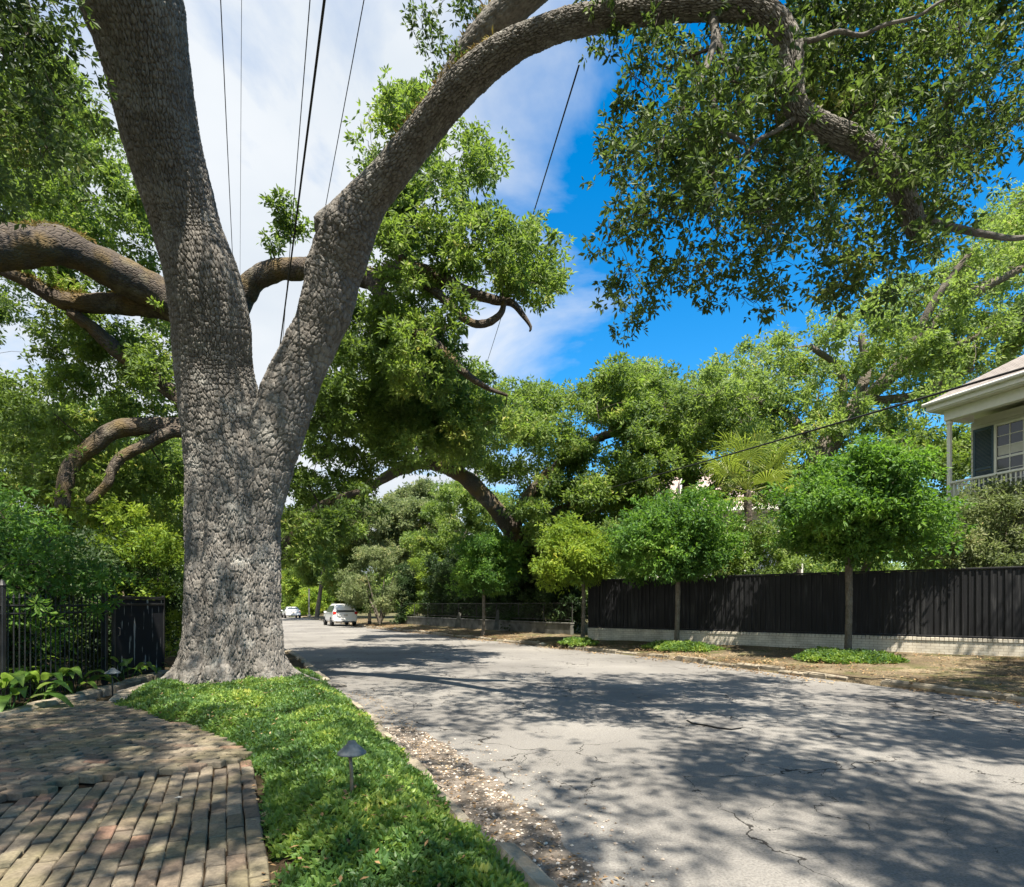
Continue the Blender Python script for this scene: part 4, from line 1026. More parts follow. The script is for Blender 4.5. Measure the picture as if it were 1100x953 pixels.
tr = P_([(728,640,33,11),(732,580,33,10),(738,540,33,10),(742,505,33,10)])
lm = [P_(x) for x in (
    [(740,515,33,8),(720,490,33,7),(700,482,33,6),(676,470,33,5),(655,460,33,4)],
    [(742,510,33,8),(752,485,33,7),(770,470,33,5),(800,455,33,4)],
    [(738,545,33,6),(770,520,33,5),(790,505,33,4),(800,470,33,3)],
    [(742,505,33,7),(740,470,33,5.5),(735,440,33,4)])]
cl = np.vstack([clumps_poly([(640,402),(700,396),(760,400),(830,420),(835,475),(790,480),(760,455),(720,470),(690,470),(650,455)], 90, (10, 18), (29, 36), 271),
                clumps_poly([(620,500),(690,490),(720,540),(700,570),(640,570)], 22, (8, 15), (29, 34), 272),
                clumps_poly([(765,500),(830,490),(860,520),(840,545),(770,545)], 16, (8, 13), (29, 33), 273)])
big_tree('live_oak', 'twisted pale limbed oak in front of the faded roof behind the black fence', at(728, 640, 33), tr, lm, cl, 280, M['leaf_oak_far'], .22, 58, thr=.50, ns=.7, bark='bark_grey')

# --- clipped street trees in the verge
def street_tree(label, base, cpx, rxpx, rypx, seed, mat, lean=0):
    D = base[1]; c = at(cpx[0], cpx[1], D); rx = rxpx / F * D; rz = rypx / F * D
    t = thing('street_tree', label, 'tree', base, group='clipped street trees on the verge')
    r = rng(seed); h = c[2] - rz * .55
    tw = .04 + rx * .022
    tk = np.array([(base[0], base[1], base[2] - .1, tw * 1.35), (base[0], base[1], base[2] + .3, tw), (base[0] + .03, base[1], (base[2] + h) / 2, tw * .92), (base[0] + .03, c[1], h, tw * .95), ((c[0] + base[0]) / 2, c[1], c[2], tw * .5)])
    limb_object('trunk', tk, M['bark_grey'], t, n=24, step=.05, lump=.07, seed=seed)
    cl = []
    n = int(46 * max(1, rx / 1.8))
    for _ in range(n):
        q = unit(r.normal(size=3)); s = r.random() ** .35
        if q[2] < -.35: q[2] *= .5
        cl.append((*(c + q * np.array([rx, rx, rz]) * s * .80), rx * r.uniform(.20, .32) if rx < 2.3 else rx * r.uniform(.15, .25)))
    cl = np.array(cl)
    grow(catmull(tk[2:], .15), cl, r, rmax=.05, rmin=.007, twigs=2).build('branchwork', M['twig'], t)
    p, d = fill_clumps(cl, 180, r, flat=.85, shell=.4, thr=.40, nscale=.3, seed=seed, spray=.36)
    crown(t, p, d, 6, .13, .062, r, mat, spread=.05, fan=.95, droop=.2)
    return t
street_tree('round headed street tree with the largest crown, nearest the house', np.array([*at(911, 650, 16.6)[:2], .24]), (926, 553), 97, 84, 301, M['leaf_round'])
street_tree('deep green round street tree left of the fan palm, at mid fence', np.array([*at(727, 650, 20.2)[:2], .25]), (724, 586), 66, 62, 302, M['leaf_round'])
street_tree('bright lime green street tree where the white brick footing ends', np.array([*at(626, 650, 23.2)[:2], .26]), (619, 602), 50, 54, 303, M['leaf_lime'])
street_tree('shaded street tree with a thick trunk at the kerb in front of the dark hedge', np.array([*at(519, 650, 29)[:2], .14]), (521, 612), 40, 48, 304, M['leaf_round'])

# --- smaller and farther trees
def mass(name, label, cat, base, clumps, seed, mat, Ln, per, trunk=None, group=None, thr=.36, kind=None, nleaf=6, flat=.8, stems=None, ns=.8, bark='bark_grey'):
    r = rng(seed)
    if kind == 'stuff':
        p, d = fill_clumps(clumps, per, r, flat=flat, shell=.5, thr=thr, nscale=ns, seed=seed)
        V, Q, rd = leaf_mesh(p, d, nleaf, Ln, Ln * .45, r, spread=Ln * .6, fan=1.0, droop=.1)
        return tag(MB().add(V, Q).build(name, mat, attrs={'rnd': ('FACE', rd)}), kind='stuff')
    t = thing(name, label, cat, base, group=group)
    b0 = np.asarray(base, float); c = clumps[:, :3].mean(0)
    st = stems or [np.array([(*b0, trunk), (*(b0 + (c - b0) * .5), trunk * .8), (*c, trunk * .45)])]
    for i, s in enumerate(st): limb_object('trunk' if trunk and trunk > .05 else 'stem', s, M[bark], t, n=12, step=.12, lump=.06, seed=seed + i)
    grow(np.vstack([catmull(s[1:], .3) for s in st]), clumps, r, rmax=.05, rmin=.01, twigs=1).build('branchwork', M['twig'], t)
    p, d = fill_clumps(clumps, per, r, flat=flat, shell=.45, thr=thr, nscale=ns, seed=seed)
    crown(t, p, d, nleaf, Ln, Ln * .45, r, mat, spread=Ln * .6, fan=1.0, droop=.12)
    return t
def base_at(px, D, z=.2): return np.array([*at(px, HY, D)[:2], z])

b0 = base_at(408, 44.5, .22)
cl = clumps_poly([(364,622),(384,598),(405,588),(428,592),(446,612),(440,640),(412,656),(376,650)], 46, (6, 10), (42.5, 46.5), 311)
sm = [np.array([(*b0, .09), (*(b0 + [dx*.5, dy, 1.2]), .07), (*(b0 + [dx, dy*2, 2.4]), .05), (*(b0 + [dx*1.6, dy*3, 3.6]), .03)]) for dx, dy in ((-1.0,.1), (-.5,-.3), (.1,.3), (.7,-.1), (1.1,.2))]
mass('crepe_myrtle', 'small multi stemmed tree with an olive crown beside the kerb past the hedge', 'tree', b0, cl, 312, M['leaf_grey'], .17, 90, trunk=.09, stems=sm)
far = [
    ('tall pale green tree standing behind the small multi stemmed tree', 432, 62, [(376,560),(398,535),(430,518),(470,530),(486,560),(480,610),(440,622),(385,612)], 60, (9,15), (57,67), M['leaf_grey'], .30, .25),
    ('dense shadowed tree overhanging the street above the parked white car', 340, 66, [(306,560),(345,535),(375,560),(392,600),(375,630),(330,628),(306,620)], 48, (8,14), (60,72), M['leaf_oak_mid'], .3, .25),
    ('rounded green tree at the far end of the street behind the white cars', 352, 96, [(308,625),(330,600),(370,605),(392,625),(388,648),(312,648)], 46, (8,12), (90,102), M['leaf_shrub'], .42, .3),
    ('mid green tree rising over the dark hedge behind the utility pole', 470, 52, [(440,590),(455,555),(490,520),(530,530),(545,580),(520,610),(450,610)], 52, (8,15), (47,57), M['leaf_oak_mid'], .26, .25),
    ('leafy tree behind the left iron fence with its crown against the oak limbs', 90, 24, [(-80,540),(-60,420),(20,400),(110,430),(196,470),(196,600),(120,640),(-80,640)], 95, (14,26), (20,28), M['leaf_oak_mid'], .17, .22),
    ('bright tree deep in the left garden seen just left of the trunk', 165, 34, [(100,560),(130,500),(196,470),(220,560),(200,640),(110,640)], 46, (11,18), (30,38), M['leaf_shrub'], .22, .2),
    ('green garden tree behind the black fence, right of the fan palm', 905, 24, [(850,520),(900,500),(960,480),(1010,450),(1060,470),(1050,560),(1000,600),(860,600)], 70, (12,20), (21.8,26), M['leaf_oak_mid'], .16, .2),
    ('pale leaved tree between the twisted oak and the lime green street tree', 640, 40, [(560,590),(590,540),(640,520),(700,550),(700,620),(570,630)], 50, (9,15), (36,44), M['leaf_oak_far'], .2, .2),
]
for i, (lab, px, D, poly, n, rp, dr, mt, ln, tk) in enumerate(far):
    mass('garden_tree', lab, 'tree', base_at(px, D), clumps_poly(poly, n, rp, dr, 330 + i), 350 + i, mt, ln, 90 if D < 30 else 70, trunk=tk)
shr = [
    ('garden_shrub', 'shrub with sunlight painted into its yellow green leaves behind the iron fence and black panel', 115, 15.2, [(35,560),(70,535),(130,540),(180,565),(196,610),(190,650),(60,655),(30,610)], 62, (10,18), (14,17), M['leaf_lime'], .12, 60),  # lighter leaf colour replaces the sun that the trees block here
    ('garden_shrub', 'mid green shrub filling the gap between the black gate and the oak trunk', 186, 19, [(168,650),(180,620),(215,620),(215,700),(170,708)], 26, (10,16), (17.5,20.5), M['leaf_shrub'], .13, 50),
    ('garden_shrub', 'dark dense shrub leaning over the iron fence at the left edge', 5, 11, [(-90,640),(-80,530),(-10,500),(40,520),(60,580),(110,615),(120,650),(60,690),(-80,700)], 70, (14,26), (9.2,12.5), M['leaf_round'], .10, 55),
    ('garden_shrub', 'loose grey green shrub against the pale house above the fence top', 1065, 16.9, [(1012,560),(1030,538),(1060,526),(1120,522),(1160,560),(1150,615),(1010,615),(1004,585)], 80, (10,17), (16.1,17.6), M['leaf_grey'], .11, 60),
    ('garden_shrub', 'leafy shrub showing over the fence between the two biggest street trees', 810, 21.5, [(765,590),(790,560),(830,555),(860,590),(850,640),(775,645)], 40, (10,16), (20.9,22.6), M['leaf_oak_far'], .13, 50),
    ('garden_shrub', 'feathery light shrub over the fence left of the deep green round tree', 668, 25.5, [(640,590),(660,555),(690,560),(700,620),(690,645),(645,645)], 26, (8,13), (24.8,27), M['leaf_oak_far'], .14, 45),
    ('garden_shrub', 'yellow lit bush at the end of the street beside the pale post', 334, 84, [(318,650),(320,634),(335,630),(352,640),(352,655),(320,658)], 16, (5,8), (81,86), M['leaf_lime'], .3, 34),
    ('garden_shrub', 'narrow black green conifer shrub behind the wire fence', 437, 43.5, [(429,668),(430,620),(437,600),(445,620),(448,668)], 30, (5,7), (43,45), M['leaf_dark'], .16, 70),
    ('garden_shrub', 'sunlit ivy green hedge block left of the dark hedge', 462, 43.5, [(446,655),(446,608),(455,598),(482,600),(482,655)], 36, (5.5,9), (42,45.5), M['leaf_shrub'], .17, 60),
]
for i, (nm, lab, px, D, poly, n, rp, dr, mt, ln, per) in enumerate(shr):
    mass(nm, lab, 'shrub', base_at(px, D), clumps_poly(poly, n, rp, dr, 370 + i), 390 + i, mt, ln, per * 2, trunk=.045)

hl = thing('garden_hedge', 'dark overgrown hedge filling the garden side of the iron picket fence', 'hedge', (-9.2, 9.5, .1))
r = rng(405); cl = []
for _ in range(150):
    y = r.uniform(4.5, 16.5); x = np.interp(y, [4.5, 16.5], [-8.3, -9.4]) - abs(r.normal()) * .7; cl.append((x, y, .25 + 2.5 * r.random() ** .9, r.uniform(.35, .6)))
cl = np.array(cl)
for y in (6, 8, 10, 12, 14): limb_object('stem', np.array([(-9.2, y, .05, .05), (-9.1, y, 1.0, .04), (-9.2, y + .1, 2.0, .02)]), M['bark_far'], hl, n=10, step=.2, seed=3)
p, d = fill_clumps(cl, 85, r, flat=1.0)
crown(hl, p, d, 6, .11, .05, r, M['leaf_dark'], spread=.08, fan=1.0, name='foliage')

# dark clipped hedge behind the wire fence
hedge = thing('hedge', 'tall dark clipped hedge standing behind the wire fence and low concrete wall', 'hedge', (.2, 33.0, .3))
r = rng(401); cl = []
ha, hb = np.array([3.3, 27.9]), np.array([-5.4, 41.6])
for _ in range(330):
    t = r.random(); c = ha + (hb - ha) * t; n = unit(np.array([hb[1] - ha[1], ha[0] - hb[0]])); c = c + n * r.uniform(-.45, .9)
    cl.append((*c, .5 + (4.6 - .7 * abs(np.sin(t * 9))) * r.random() ** .9, r.uniform(.4, .62)))
cl = np.array(cl)
for t in (.1, .3, .5, .7, .9):
    c = ha + (hb - ha) * t; limb_object('stem', np.array([(*c, .2, .09), (*(c + .05), 1.8, .07), (*c, 3.6, .04)]), M['bark_far'], hedge, n=10, step=.2, seed=3)
p, d = fill_clumps(cl, 70, r, flat=1.0, shell=.5)
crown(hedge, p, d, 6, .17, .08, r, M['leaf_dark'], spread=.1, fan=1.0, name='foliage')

# woodland closing the view behind everything
r = rng(411); cl = []
for k in range(620):
    px = r.uniform(-260, 1400); D = r.uniform(100, 150); 
    h = 11 + 6 * vnoise(np.array([[px * .012, 0, 0]]), 5)[0]
    if 280 < px < 420: h *= .55; 
    w = at(px, HY, D); cl.append((w[0], w[1], .5 + h * r.random(), r.uniform(1.8, 3.4)))
mass('far_woodland', '', '', None, np.array(cl), 412, M['leaf_oak_mid'], .75, 5.5, kind='stuff', thr=.2, nleaf=5, ns=4)

# ------------------------------------------------------------------ fences, walls, houses
def along(a, b):
    a, b = np.asarray(a, float), np.asarray(b, float); v = b - a
    return math.atan2(v[1], v[0]), float(np.hypot(*v))

# white brick footing and the black board fence on it (local x along the wall, -y towards the street when seen from the near end)
wa, wb = np.array([18.6, 11.07]), np.array([3.0, 23.6])
rz, LEN = along(wb, wa)
wall = thing('brick_wall', 'low white painted brick footing wall carrying the black board fence', 'wall', (*wb, .2), rz)
w = MB(); w.box((0, .0, 0), (LEN, .24, .46)); w.build('wall', M['white_brick'], wall, world_=False)
w = MB(); r = rng(501); x = 0
while x < LEN - .05:
    w.bbox((x + .004, -.022, .462), (x + .098, .262, .548 + r.normal() * .002), .006); x += .104
w.build('coping', M['white_brick'], wall, world_=False)
bf = thing('board_fence', 'tall black board and batten fence standing on the white brick footing', 'fence', (*wb, .75), rz)
b = MB(); r = rng(502); x = 0
while x < LEN:
    yo = r.normal() * .003 + (.006 if int(x / .152 + .5) % 2 else -.006); b.box((x, .08 + yo, .06), (x + .1535, .105 + yo, 1.86 + r.normal() * .006)); x += .152
x = .0
while x < LEN:
    b.box((x - .024, .052 + r.normal() * .003, .062), (x + .024, .081, 1.85)); x += .152 * (1 if r.random() < .8 else 2)
b.build('board_panel', M['board'], bf, world_=False)
MB().bbox((-.02, .035, 1.862), (LEN, .15, 1.91), .008).build('cap_rail', M['black_paint'], bf, world_=False)
MB().bbox((-.02, .04, -.0), (LEN, .13, .058), .008).build('base_rail', M['black_paint'], bf, world_=False)
pst = MB().bbox((-.05, .106, -.0), (.05, .206, 1.86), .008).build('post', M['black_paint'], bf, world_=False)
for i in range(1, 9):
    c = pst.copy(); COL.objects.link(c); c.location = (i * 2.4, 0, 0)
# taller near section with its own raised cap
MB().bbox((LEN - 4.4, .02, 1.912), (LEN, .16, 2.02), .01).build('raised_cap', M['black_paint'], bf, world_=False)

# wire fence on a low concrete wall before the hedge
ca, cb = np.array([2.75, 27.2]), np.array([-8.6, 44.6])
rz2, LEN2 = along(ca, cb)
cw = thing('concrete_wall', 'low grey concrete wall under the wire fence in front of the dark hedge', 'wall', (*ca, .1), rz2)
MB().bbox((0, -.1, 0), (LEN2, .1, .66), .02).build('wall', M['concrete'], cw, world_=False)
MB().bbox((-.02, -.13, .662), (LEN2 + .02, .13, .74), .015).build('coping', M['concrete'], cw, world_=False)
wf = thing('wire_fence', 'thin wire mesh fence with slim posts on top of the low concrete wall', 'fence', (*ca, .84), rz2)
p0 = MB().tube([(0, 0, 0), (0, 0, .95)], .025, 8).build('post', M['dark_stem'], wf, world_=False)
for i in range(1, int(LEN2 / 2.2) + 1):
    c = p0.copy(); COL.objects.link(c); c.location = (i * 2.2, 0, 0)
for z in (.12, .9): MB().tube([(0, 0, z), (LEN2, 0, z)], .016, 6).build('rail', M['dark_stem'], wf, world_=False)
m_ = MB()
for k in range(int(LEN2 / .12)):
    m_.add([(k*.12, 0, .12), (k*.12 + .006, 0, .12), (k*.12 + .2, 0, .9), (k*.12 + .194, 0, .9)], np.array([[0,1,2,3]]))
    m_.add([(k*.12, .004, .9), (k*.12 + .006, .004, .9), (k*.12 + .2, .004, .12), (k*.12 + .194, .004, .12)], np.array([[0,1,2,3]]))
m_.build('mesh', M['dark_stem'], wf, world_=False)
# pale leaning boards propped on that wall
def slab(label, px, py0, py1, D, wpx, lean):
    a = at(px, py1, D); b_ = at(px + lean, py0, D + .15); w_ = wpx / F * D / 2
    t = thing('stone_slab', label, 'slab', a)
    V = []
    for c, s in ((a, 1.0), ((a + b_) / 2, .85), (b_, .45)):
        for sx, sy in ((-1, -.06), (1, -.06), (1, .06), (-1, .06)): V.append((c[0] + sx * w_ * s, c[1] + sy, c[2]))
    q = [[k*4+j, k*4+(j+1) % 4, (k+1)*4+(j+1) % 4, (k+1)*4+j] for k in range(2) for j in range(4)] + [[8,9,10,11]]
    MB().add(V, np.array(q)).build('slab', M['concrete'], t)
slab('pale pointed slab leaning in front of the wire fence right of the shaded street tree', 533, 655, 676.5, 31.6, 5, 2)
slab('pale pointed slab leaning in front of the wire fence left of the shaded street tree', 491, 658, 674.5, 36.0, 6, 3)

# iron picket fence on the left
fpts = [np.array([-6.62, 3.4]), np.array([-7.45, 8.7]), np.array([-7.72, 11.3])]
iron = thing('iron_fence', 'black iron picket fence half buried in shrubs along the brick walk', 'fence', (-7.45, 8.7, .12))
pk = MB().tube([(0,0,0),(0,0,1.56)], .0105, 6).lathe([(.004,1.555),(.019,1.575),(.013,1.60),(.001,1.66)], n=8)
proto = None; npk = 0
for a, c in zip(fpts[:-1], fpts[1:]):
    L_ = np.linalg.norm(c - a); n = int(L_ / .115)
    for i in range(n):
        if a[1] + (c - a)[1] * i / n < 4.6: continue
        q = a + (c - a) * i / n
        if proto is None: o = proto = pk.build('picket', M['black_iron'], iron, world_=False)
        else: o = proto.copy(); COL.objects.link(o)
        o.location = (q[0] + 7.45, q[1] - 8.7, .06); npk += 1
    for z in (.30, 1.40, 1.52):
        MB().tube([(*a, z + .12), (*c, z + .12)], .017, 4).build('rail', M['black_iron'], iron)
    MB().bbox((c[0] - .04, c[1] - .04, .06), (c[0] + .04, c[1] + .04, 1.92), .01).lathe([(.05,1.92),(.055,1.94),(.03,2.0),(.002,2.03)], (*c, 0), 10).build('post', M['black_iron'], iron)
ga, gb = np.array([-7.74, 11.55]), np.array([-7.95, 13.6])
rz3, L3 = along(ga, gb)
gate = thing('gate_panel', 'solid black sheet metal gate with pale drip streaks at the end of the iron fence', 'gate', (*ga, .14), rz3)
MB().bbox((.06, -.012, .10), (L3 - .06, .012, 1.62), .004).build('sheet', M['panel'], gate, world_=False)
fr = MB()
for lo, hi_ in (((0,-.03,0),(.058,.03,1.72)), ((L3-.058,-.03,0),(L3,.03,1.72)), ((.06,-.026,.03),(L3-.06,.026,.097)), ((.06,-.035,1.50),(L3-.06,.035,1.55)), ((.06,-.035,1.625),(L3-.06,.035,1.69))): fr.bbox(lo, hi_, .006)
fr.build('gate_frame', M['black_iron'], gate, world_=False)
MB().tube([(.12,-.04,.9),(.12,-.07,.92),(.12,-.07,1.05),(.12,-.04,1.07)], .009, 6).build('handle', M['black_iron'], gate, world_=False)

# pale house at the right: gallery, shuttered window, hipped roof
H = np.array([13.95, 19.0]); hz = math.atan2(-.95, .312)
house = thing('house', 'white two storey house with a railed gallery, slate blue shutters and brown hipped roof', 'house', (*H, .3), hz)
HL, HD = 11.0, 8.5
MB().box((0.05, 1.0, -.3), (HL, 1.0 + HD, 7.35)).build('wall', M['siding'], house, world_=False)
sd = MB(); z = 0.0
while z < 7.2:
    V = [(0.0,.962,z),(HL+.02,.962,z),(HL+.02,.985,z+.14),(0.0,.985,z+.14),(0.0,.998,z),(HL+.02,.998,z),(HL+.02,.998,z+.14),(0.0,.998,z+.14)]
    sd.add(V, np.array([[0,1,2,3],[4,7,6,5],[0,4,5,1],[3,2,6,7],[0,3,7,4],[1,5,6,2]])); z += .145
sd.build('siding', M['siding'], house, world_=False)
MB().bbox((-.08, -.08, 4.1), (HL, .958, 4.34), .02).build('gallery_floor', M['white_paint'], house, world_=False)
MB().bbox((-.1, -.12, 7.22), (HL, .10, 7.56), .015).build('beam', M['white_paint'], house, world_=False)
MB().bbox((-.1, .104, 7.24), (.12, .955, 7.54), .015).build('beam', M['white_paint'], house, world_=False)
MB().box((-.40, -.40, 7.565), (HL + .6, HD + 1.6, 7.62)).build('soffit', M['white_paint'], house, world_=False)
fa = MB(); fa.bbox((-.44, -.44, 7.60), (HL + .6, -.402, 7.80), .006); fa.bbox((-.44, -.398, 7.60), (-.402, HD + 1.6, 7.80), .006); fa.build('fascia', M['white_paint'], house, world_=False)
gt = MB(); gt.tube([(-.5,-.5,7.80),(HL+.6,-.5,7.80)], .06, 10); gt.build('gutter', M['white_paint'], house, world_=False)
x0, x1, y0, y1, ze, zr = -.53, HL + .7, -.53, HD + 1.7, 7.83, 11.2
ym = (y0 + y1) / 2; hp = (y1 - y0) / 2
MB().add([(x0,y0,ze),(x1,y0,ze),(x1,y1,ze),(x0,y1,ze),(x0+hp,ym,zr),(x1-hp+.01,ym,zr),(x0,y0,ze-.05),(x1,y0,ze-.05),(x1,y1,ze-.05),(x0,y1,ze-.05)],
   [np.array([[0,1,5,4],[2,3,4,5],[6,9,8,7],[6,7,1,0],[7,8,2,1],[8,9,3,2],[9,6,0,3]]), np.array([[3,0,4],[1,2,5]])]).build('roof', M['roof'], house, world_=False)
pst = MB().bbox((-.055,-.055,4.342), (.055,.055,7.218), .012).bbox((-.075,-.075,4.343), (.075,.075,4.52), .01).bbox((-.075,-.075,7.10),(.075,.075,7.216),.01).build('post', M['white_paint'], house, world_=False)
for x in (3.6, 7.2, 10.8):
    c = pst.copy(); COL.objects.link(c); c.location = (x, 0, 0)
for x in (.3, 3.6, 7.2, 10.8): MB().bbox((x-.14,.2,-.3),(x+.14,.48,4.098),.02).build('column', M['white_paint'], house, world_=False)
for x in (0.0, 3.6, 7.2):
    MB().bbox((x+.06,-.05,5.20),(x+3.54,.05,5.27),.012).build('handrail', M['white_paint'], house, world_=False)
    MB().bbox((x+.06,-.03,4.44),(x+3.54,.03,4.50),.01).build('lower_rail', M['white_paint'], house, world_=False)
bal = MB().bbox((-.017,-.017,4.502),(.017,.017,5.198),.004).build('baluster', M['white_paint'], house, world_=False)
bal.location = (.15, 0, 0)
for k in range(1, 28):
    c = bal.copy(); COL.objects.link(c); c.location = (.15 + k * .125, 0, 0)
# railing returns to the wall at the far end
MB().bbox((-.05,.06,5.20),(.05,.95,5.27),.012).build('handrail', M['white_paint'], house, world_=False)
for k in range(6):
    c = bal.copy(); COL.objects.link(c); c.location = (0, .16 + k * .14, 0)
def shutter(x0, x1, z0, z1):
    s = MB(); y = .905
    for lo, hi_ in (((x0,y,z0),(x0+.07,y+.04,z1)), ((x1-.07,y,z0),(x1,y+.04,z1)), ((x0+.072,y,z0),(x1-.072,y+.04,z0+.12)), ((x0+.072,y,z1-.1),(x1-.072,y+.04,z1)), ((x0+.072,y,z0+.78),(x1-.072,y+.04,z0+.86))): s.bbox(lo, hi_, .006)
    z = z0 + .125
    while z < z1 - .11:
        if not (z0 + .74 < z < z0 + .86): s.add([(x0+.072,y+.008,z),(x1-.072,y+.008,z),(x1-.072,y+.034,z+.036),(x0+.072,y+.034,z+.036)], np.array([[0,1,2,3]]))
        z += .042
    s.build('shutter', M['blue_shutter'], house, world_=False)
shutter(.10, .72, 4.86, 6.98); shutter(1.98, 2.6, 4.86, 6.98)
wn = MB().box((.80, .94, 4.9), (1.90, .955, 6.9)).build('window', M['glass'], house, world_=False)
f_ = MB()
for lo, hi_ in (((.73,.89,4.82),(.80,.958,6.98)), ((1.90,.89,4.82),(1.97,.958,6.98)), ((.802,.89,6.90),(1.898,.958,6.98)), ((.70,.84,4.76),(2.0,.958,4.82)), ((.802,.915,5.87),(1.898,.938,5.94))): f_.bbox(lo, hi_, .006)
for i in (1, 2): f_.bbox((.80 + 1.1*i/3 - .012, .92, 4.822), (.80 + 1.1*i/3 + .012, .937, 6.898), .003)
for z in (5.21, 5.54, 6.26, 6.58): f_.bbox((.803, .924, z - .011), (1.897, .936, z + .011), .003)
for o in (f_.build('frame', M['white_paint'], house, world_=False),): o.parent = wn
cu = MB()
cu.add([(.83 + .35*k, .9385, 5.98) for k in (0, 1, 2, 3)] + [(.83 + .35*k, .9385, 6.26) for k in (0, 1, 2, 3)], np.array([[0,1,5,4],[1,2,6,5],[2,3,7,6]]))
o = cu.build('blind', M['curtain'], house, world_=False); o.parent = wn

# house with the faded roof deep behind the gardens
h2 = thing('house', 'distant house with a faded pinkish roof and dormer glimpsed through the oaks', 'house', (*at(765, HY, 46)[:2], .3), math.radians(-12))
MB().box((-6.5, 0, -.3), (6.5, 9, 8.6)).build('wall', M['siding'], h2, world_=False)
MB().add([(-7.2,-.7,8.6),(7.2,-.7,8.6),(7.2,9.7,8.6),(-7.2,9.7,8.6),(-3.0,4.5,13.0),(3.0,4.5,13.0)], [np.array([[0,1,5,4],[2,3,4,5],[3,2,1,0]]), np.array([[1,2,5],[3,0,4]])]).build('roof', M['roof_pink'], h2, world_=False)
dm = MB().extrude([(-2.3,10.2),(-.9,10.2),(-.9,11.6),(-1.6,12.3),(-2.3,11.6)], 2.6, axis=1, at0=1.0).build('dormer', M['white_paint'], h2, world_=False)
for x in (-4, -1, 2):
    wi = MB().box((x, -.03, 5), (x + 1.1, -.004, 7.2)).build('window', M['glass'], h2, world_=False)
for x in (-6.3, -3.5, -.7, 2.1, 4.9):
    MB().lathe([(.2,-.3),(.2,0),(.16,.1),(.14,7.9),(.2,8.0),(.2,8.3)], (x, -1.6, 0), 14).build('column', M['white_paint'], h2, world_=False)
MB().bbox((-6.8,-2.0,8.302),(6.8,-.75,8.58),.02).build('porch_beam', M['white_paint'], h2, world_=False)

# ------------------------------------------------------------------ palm
def palm(label, base, top, R, seed):
    t = thing('fan_palm', label, 'palm', base)
    r = rng(seed); base = np.asarray(base, float)
    limb_object('trunk', np.array([(*base, .13), (*(base + (top - base) * .5 + [.05, 0, 0]), .12), (*top, .14)]), M['bark_far'], t, n=20, step=.05, lump=.12, seed=seed)
    for k in range(22):
        az = k * 2.399 + r.random() * .3; el = math.radians(78 - 100 * (k / 21) + r.normal() * 5)
        d = np.array([math.cos(az) * math.cos(el), math.sin(az) * math.cos(el), math.sin(el)])
        pl = R * (.52 + .12 * r.random()); c = top + d * pl - np.array([0, 0, .12 * pl * (1 - math.sin(el))])
        b = MB(); b.tube(np.array([top + d * .08, (top + c) / 2 + [0, 0, .05 * R], c]), [.018, .013, .01], 5)
        hub = c; ax = unit(c - (top + [0, 0, -.2 * R])); side = unit(np.cross(ax, [0, 0, 1.0]) + 1e-6); nor = np.cross(side, ax); V, Q = [], []
        nb = 26; fr_ = []
        for i in range(nb):
            a = math.radians(-125 + 250 * i / (nb - 1)); v = ax * math.cos(a) + side * math.sin(a)
            ln = R * .5 * (.75 + .25 * math.cos(a)) * (.9 + .2 * r.random()); w_ = .030
            p0 = hub; p1 = hub + v * ln * .55 + nor * .03; p2 = hub + v * ln - np.array([0, 0, 1.0]) * ln * (.18 + .18 * r.random())
            pr = unit(np.cross(v, nor)); n0 = len(V)
            V += [p0, p1 - pr * w_, p1 + pr * w_, p1 + nor * .012, p2]
            Q += [[n0, n0+1, n0+3], [n0, n0+3, n0+2], [n0+1, n0+4, n0+3], [n0+3, n0+4, n0+2]]
            fr_ += [r.random()] * 4
        ns = sum(len(a) for a in b.f)
        b.add(V, np.array(Q)); b.build('frond', M['leaf_palm'], t, attrs={'rnd': ('FACE', np.concatenate([np.full(ns, .6), fr_]))})
tp = at(803, 528, 22.3)
palm('fan palm with yellow green fronds rising behind the black fence', (tp[0] + .1, 22.4, .3), tp, 2.5, 601)

# ------------------------------------------------------------------ broad leaved plants by the iron fence
def broad_plant(label, base, n, Lf, seed):
    t = thing('broad_leaf_plant', label, 'plant', base, group='broad leaved plants along the iron fence')
    r = rng(seed); b = MB(); st = MB(); rd = []
    for k in range(n):
        az = r.uniform(0, 6.28); el = r.uniform(.5, 1.25); ln = Lf * r.uniform(.7, 1.15); w_ = ln * .17
        h = np.array([math.cos(az), math.sin(az), 0]); s_ = np.array([-h[1], h[0], 0]); p = np.array(base) + np.array([r.normal() * .08, r.normal() * .08, 0])
        stl = ln * r.uniform(.5, .9); q = p + (h * math.cos(el) + np.array([0, 0, math.sin(el)])) * stl
        st.tube(np.array([p, (p + q) / 2 + h * .01, q]), .006, 5, cap=False)
        V = []; m = 7
        for i in range(m):
            t_ = i / (m - 1); e2 = el - 1.5 * t_ ** 1.3
            c = q + h * ln * (t_ * math.cos(el * .6) * .9) + np.array([0, 0, ln * (t_ * math.sin(el) * .8 - .75 * t_ ** 2.2)])
            ww = w_ * math.sin(math.pi * (.06 + .94 * t_) ** .75) + .002
            V += [c - s_ * ww + np.array([0, 0, .25 * ww]), c, c + s_ * ww + np.array([0, 0, .25 * ww])]
        Q = [[i*3+j, i*3+j+1, i*3+j+4, i*3+j+3] for i in range(m-1) for j in (0, 1)]
        b.add(V, np.array(Q)); rd += [r.random()] * len(Q)
    b.build('foliage', M['leaf_broad'], t, smooth_=True, attrs={'rnd': ('FACE', np.array(rd))})
    st.build('stem', M['leaf_broad'], t)
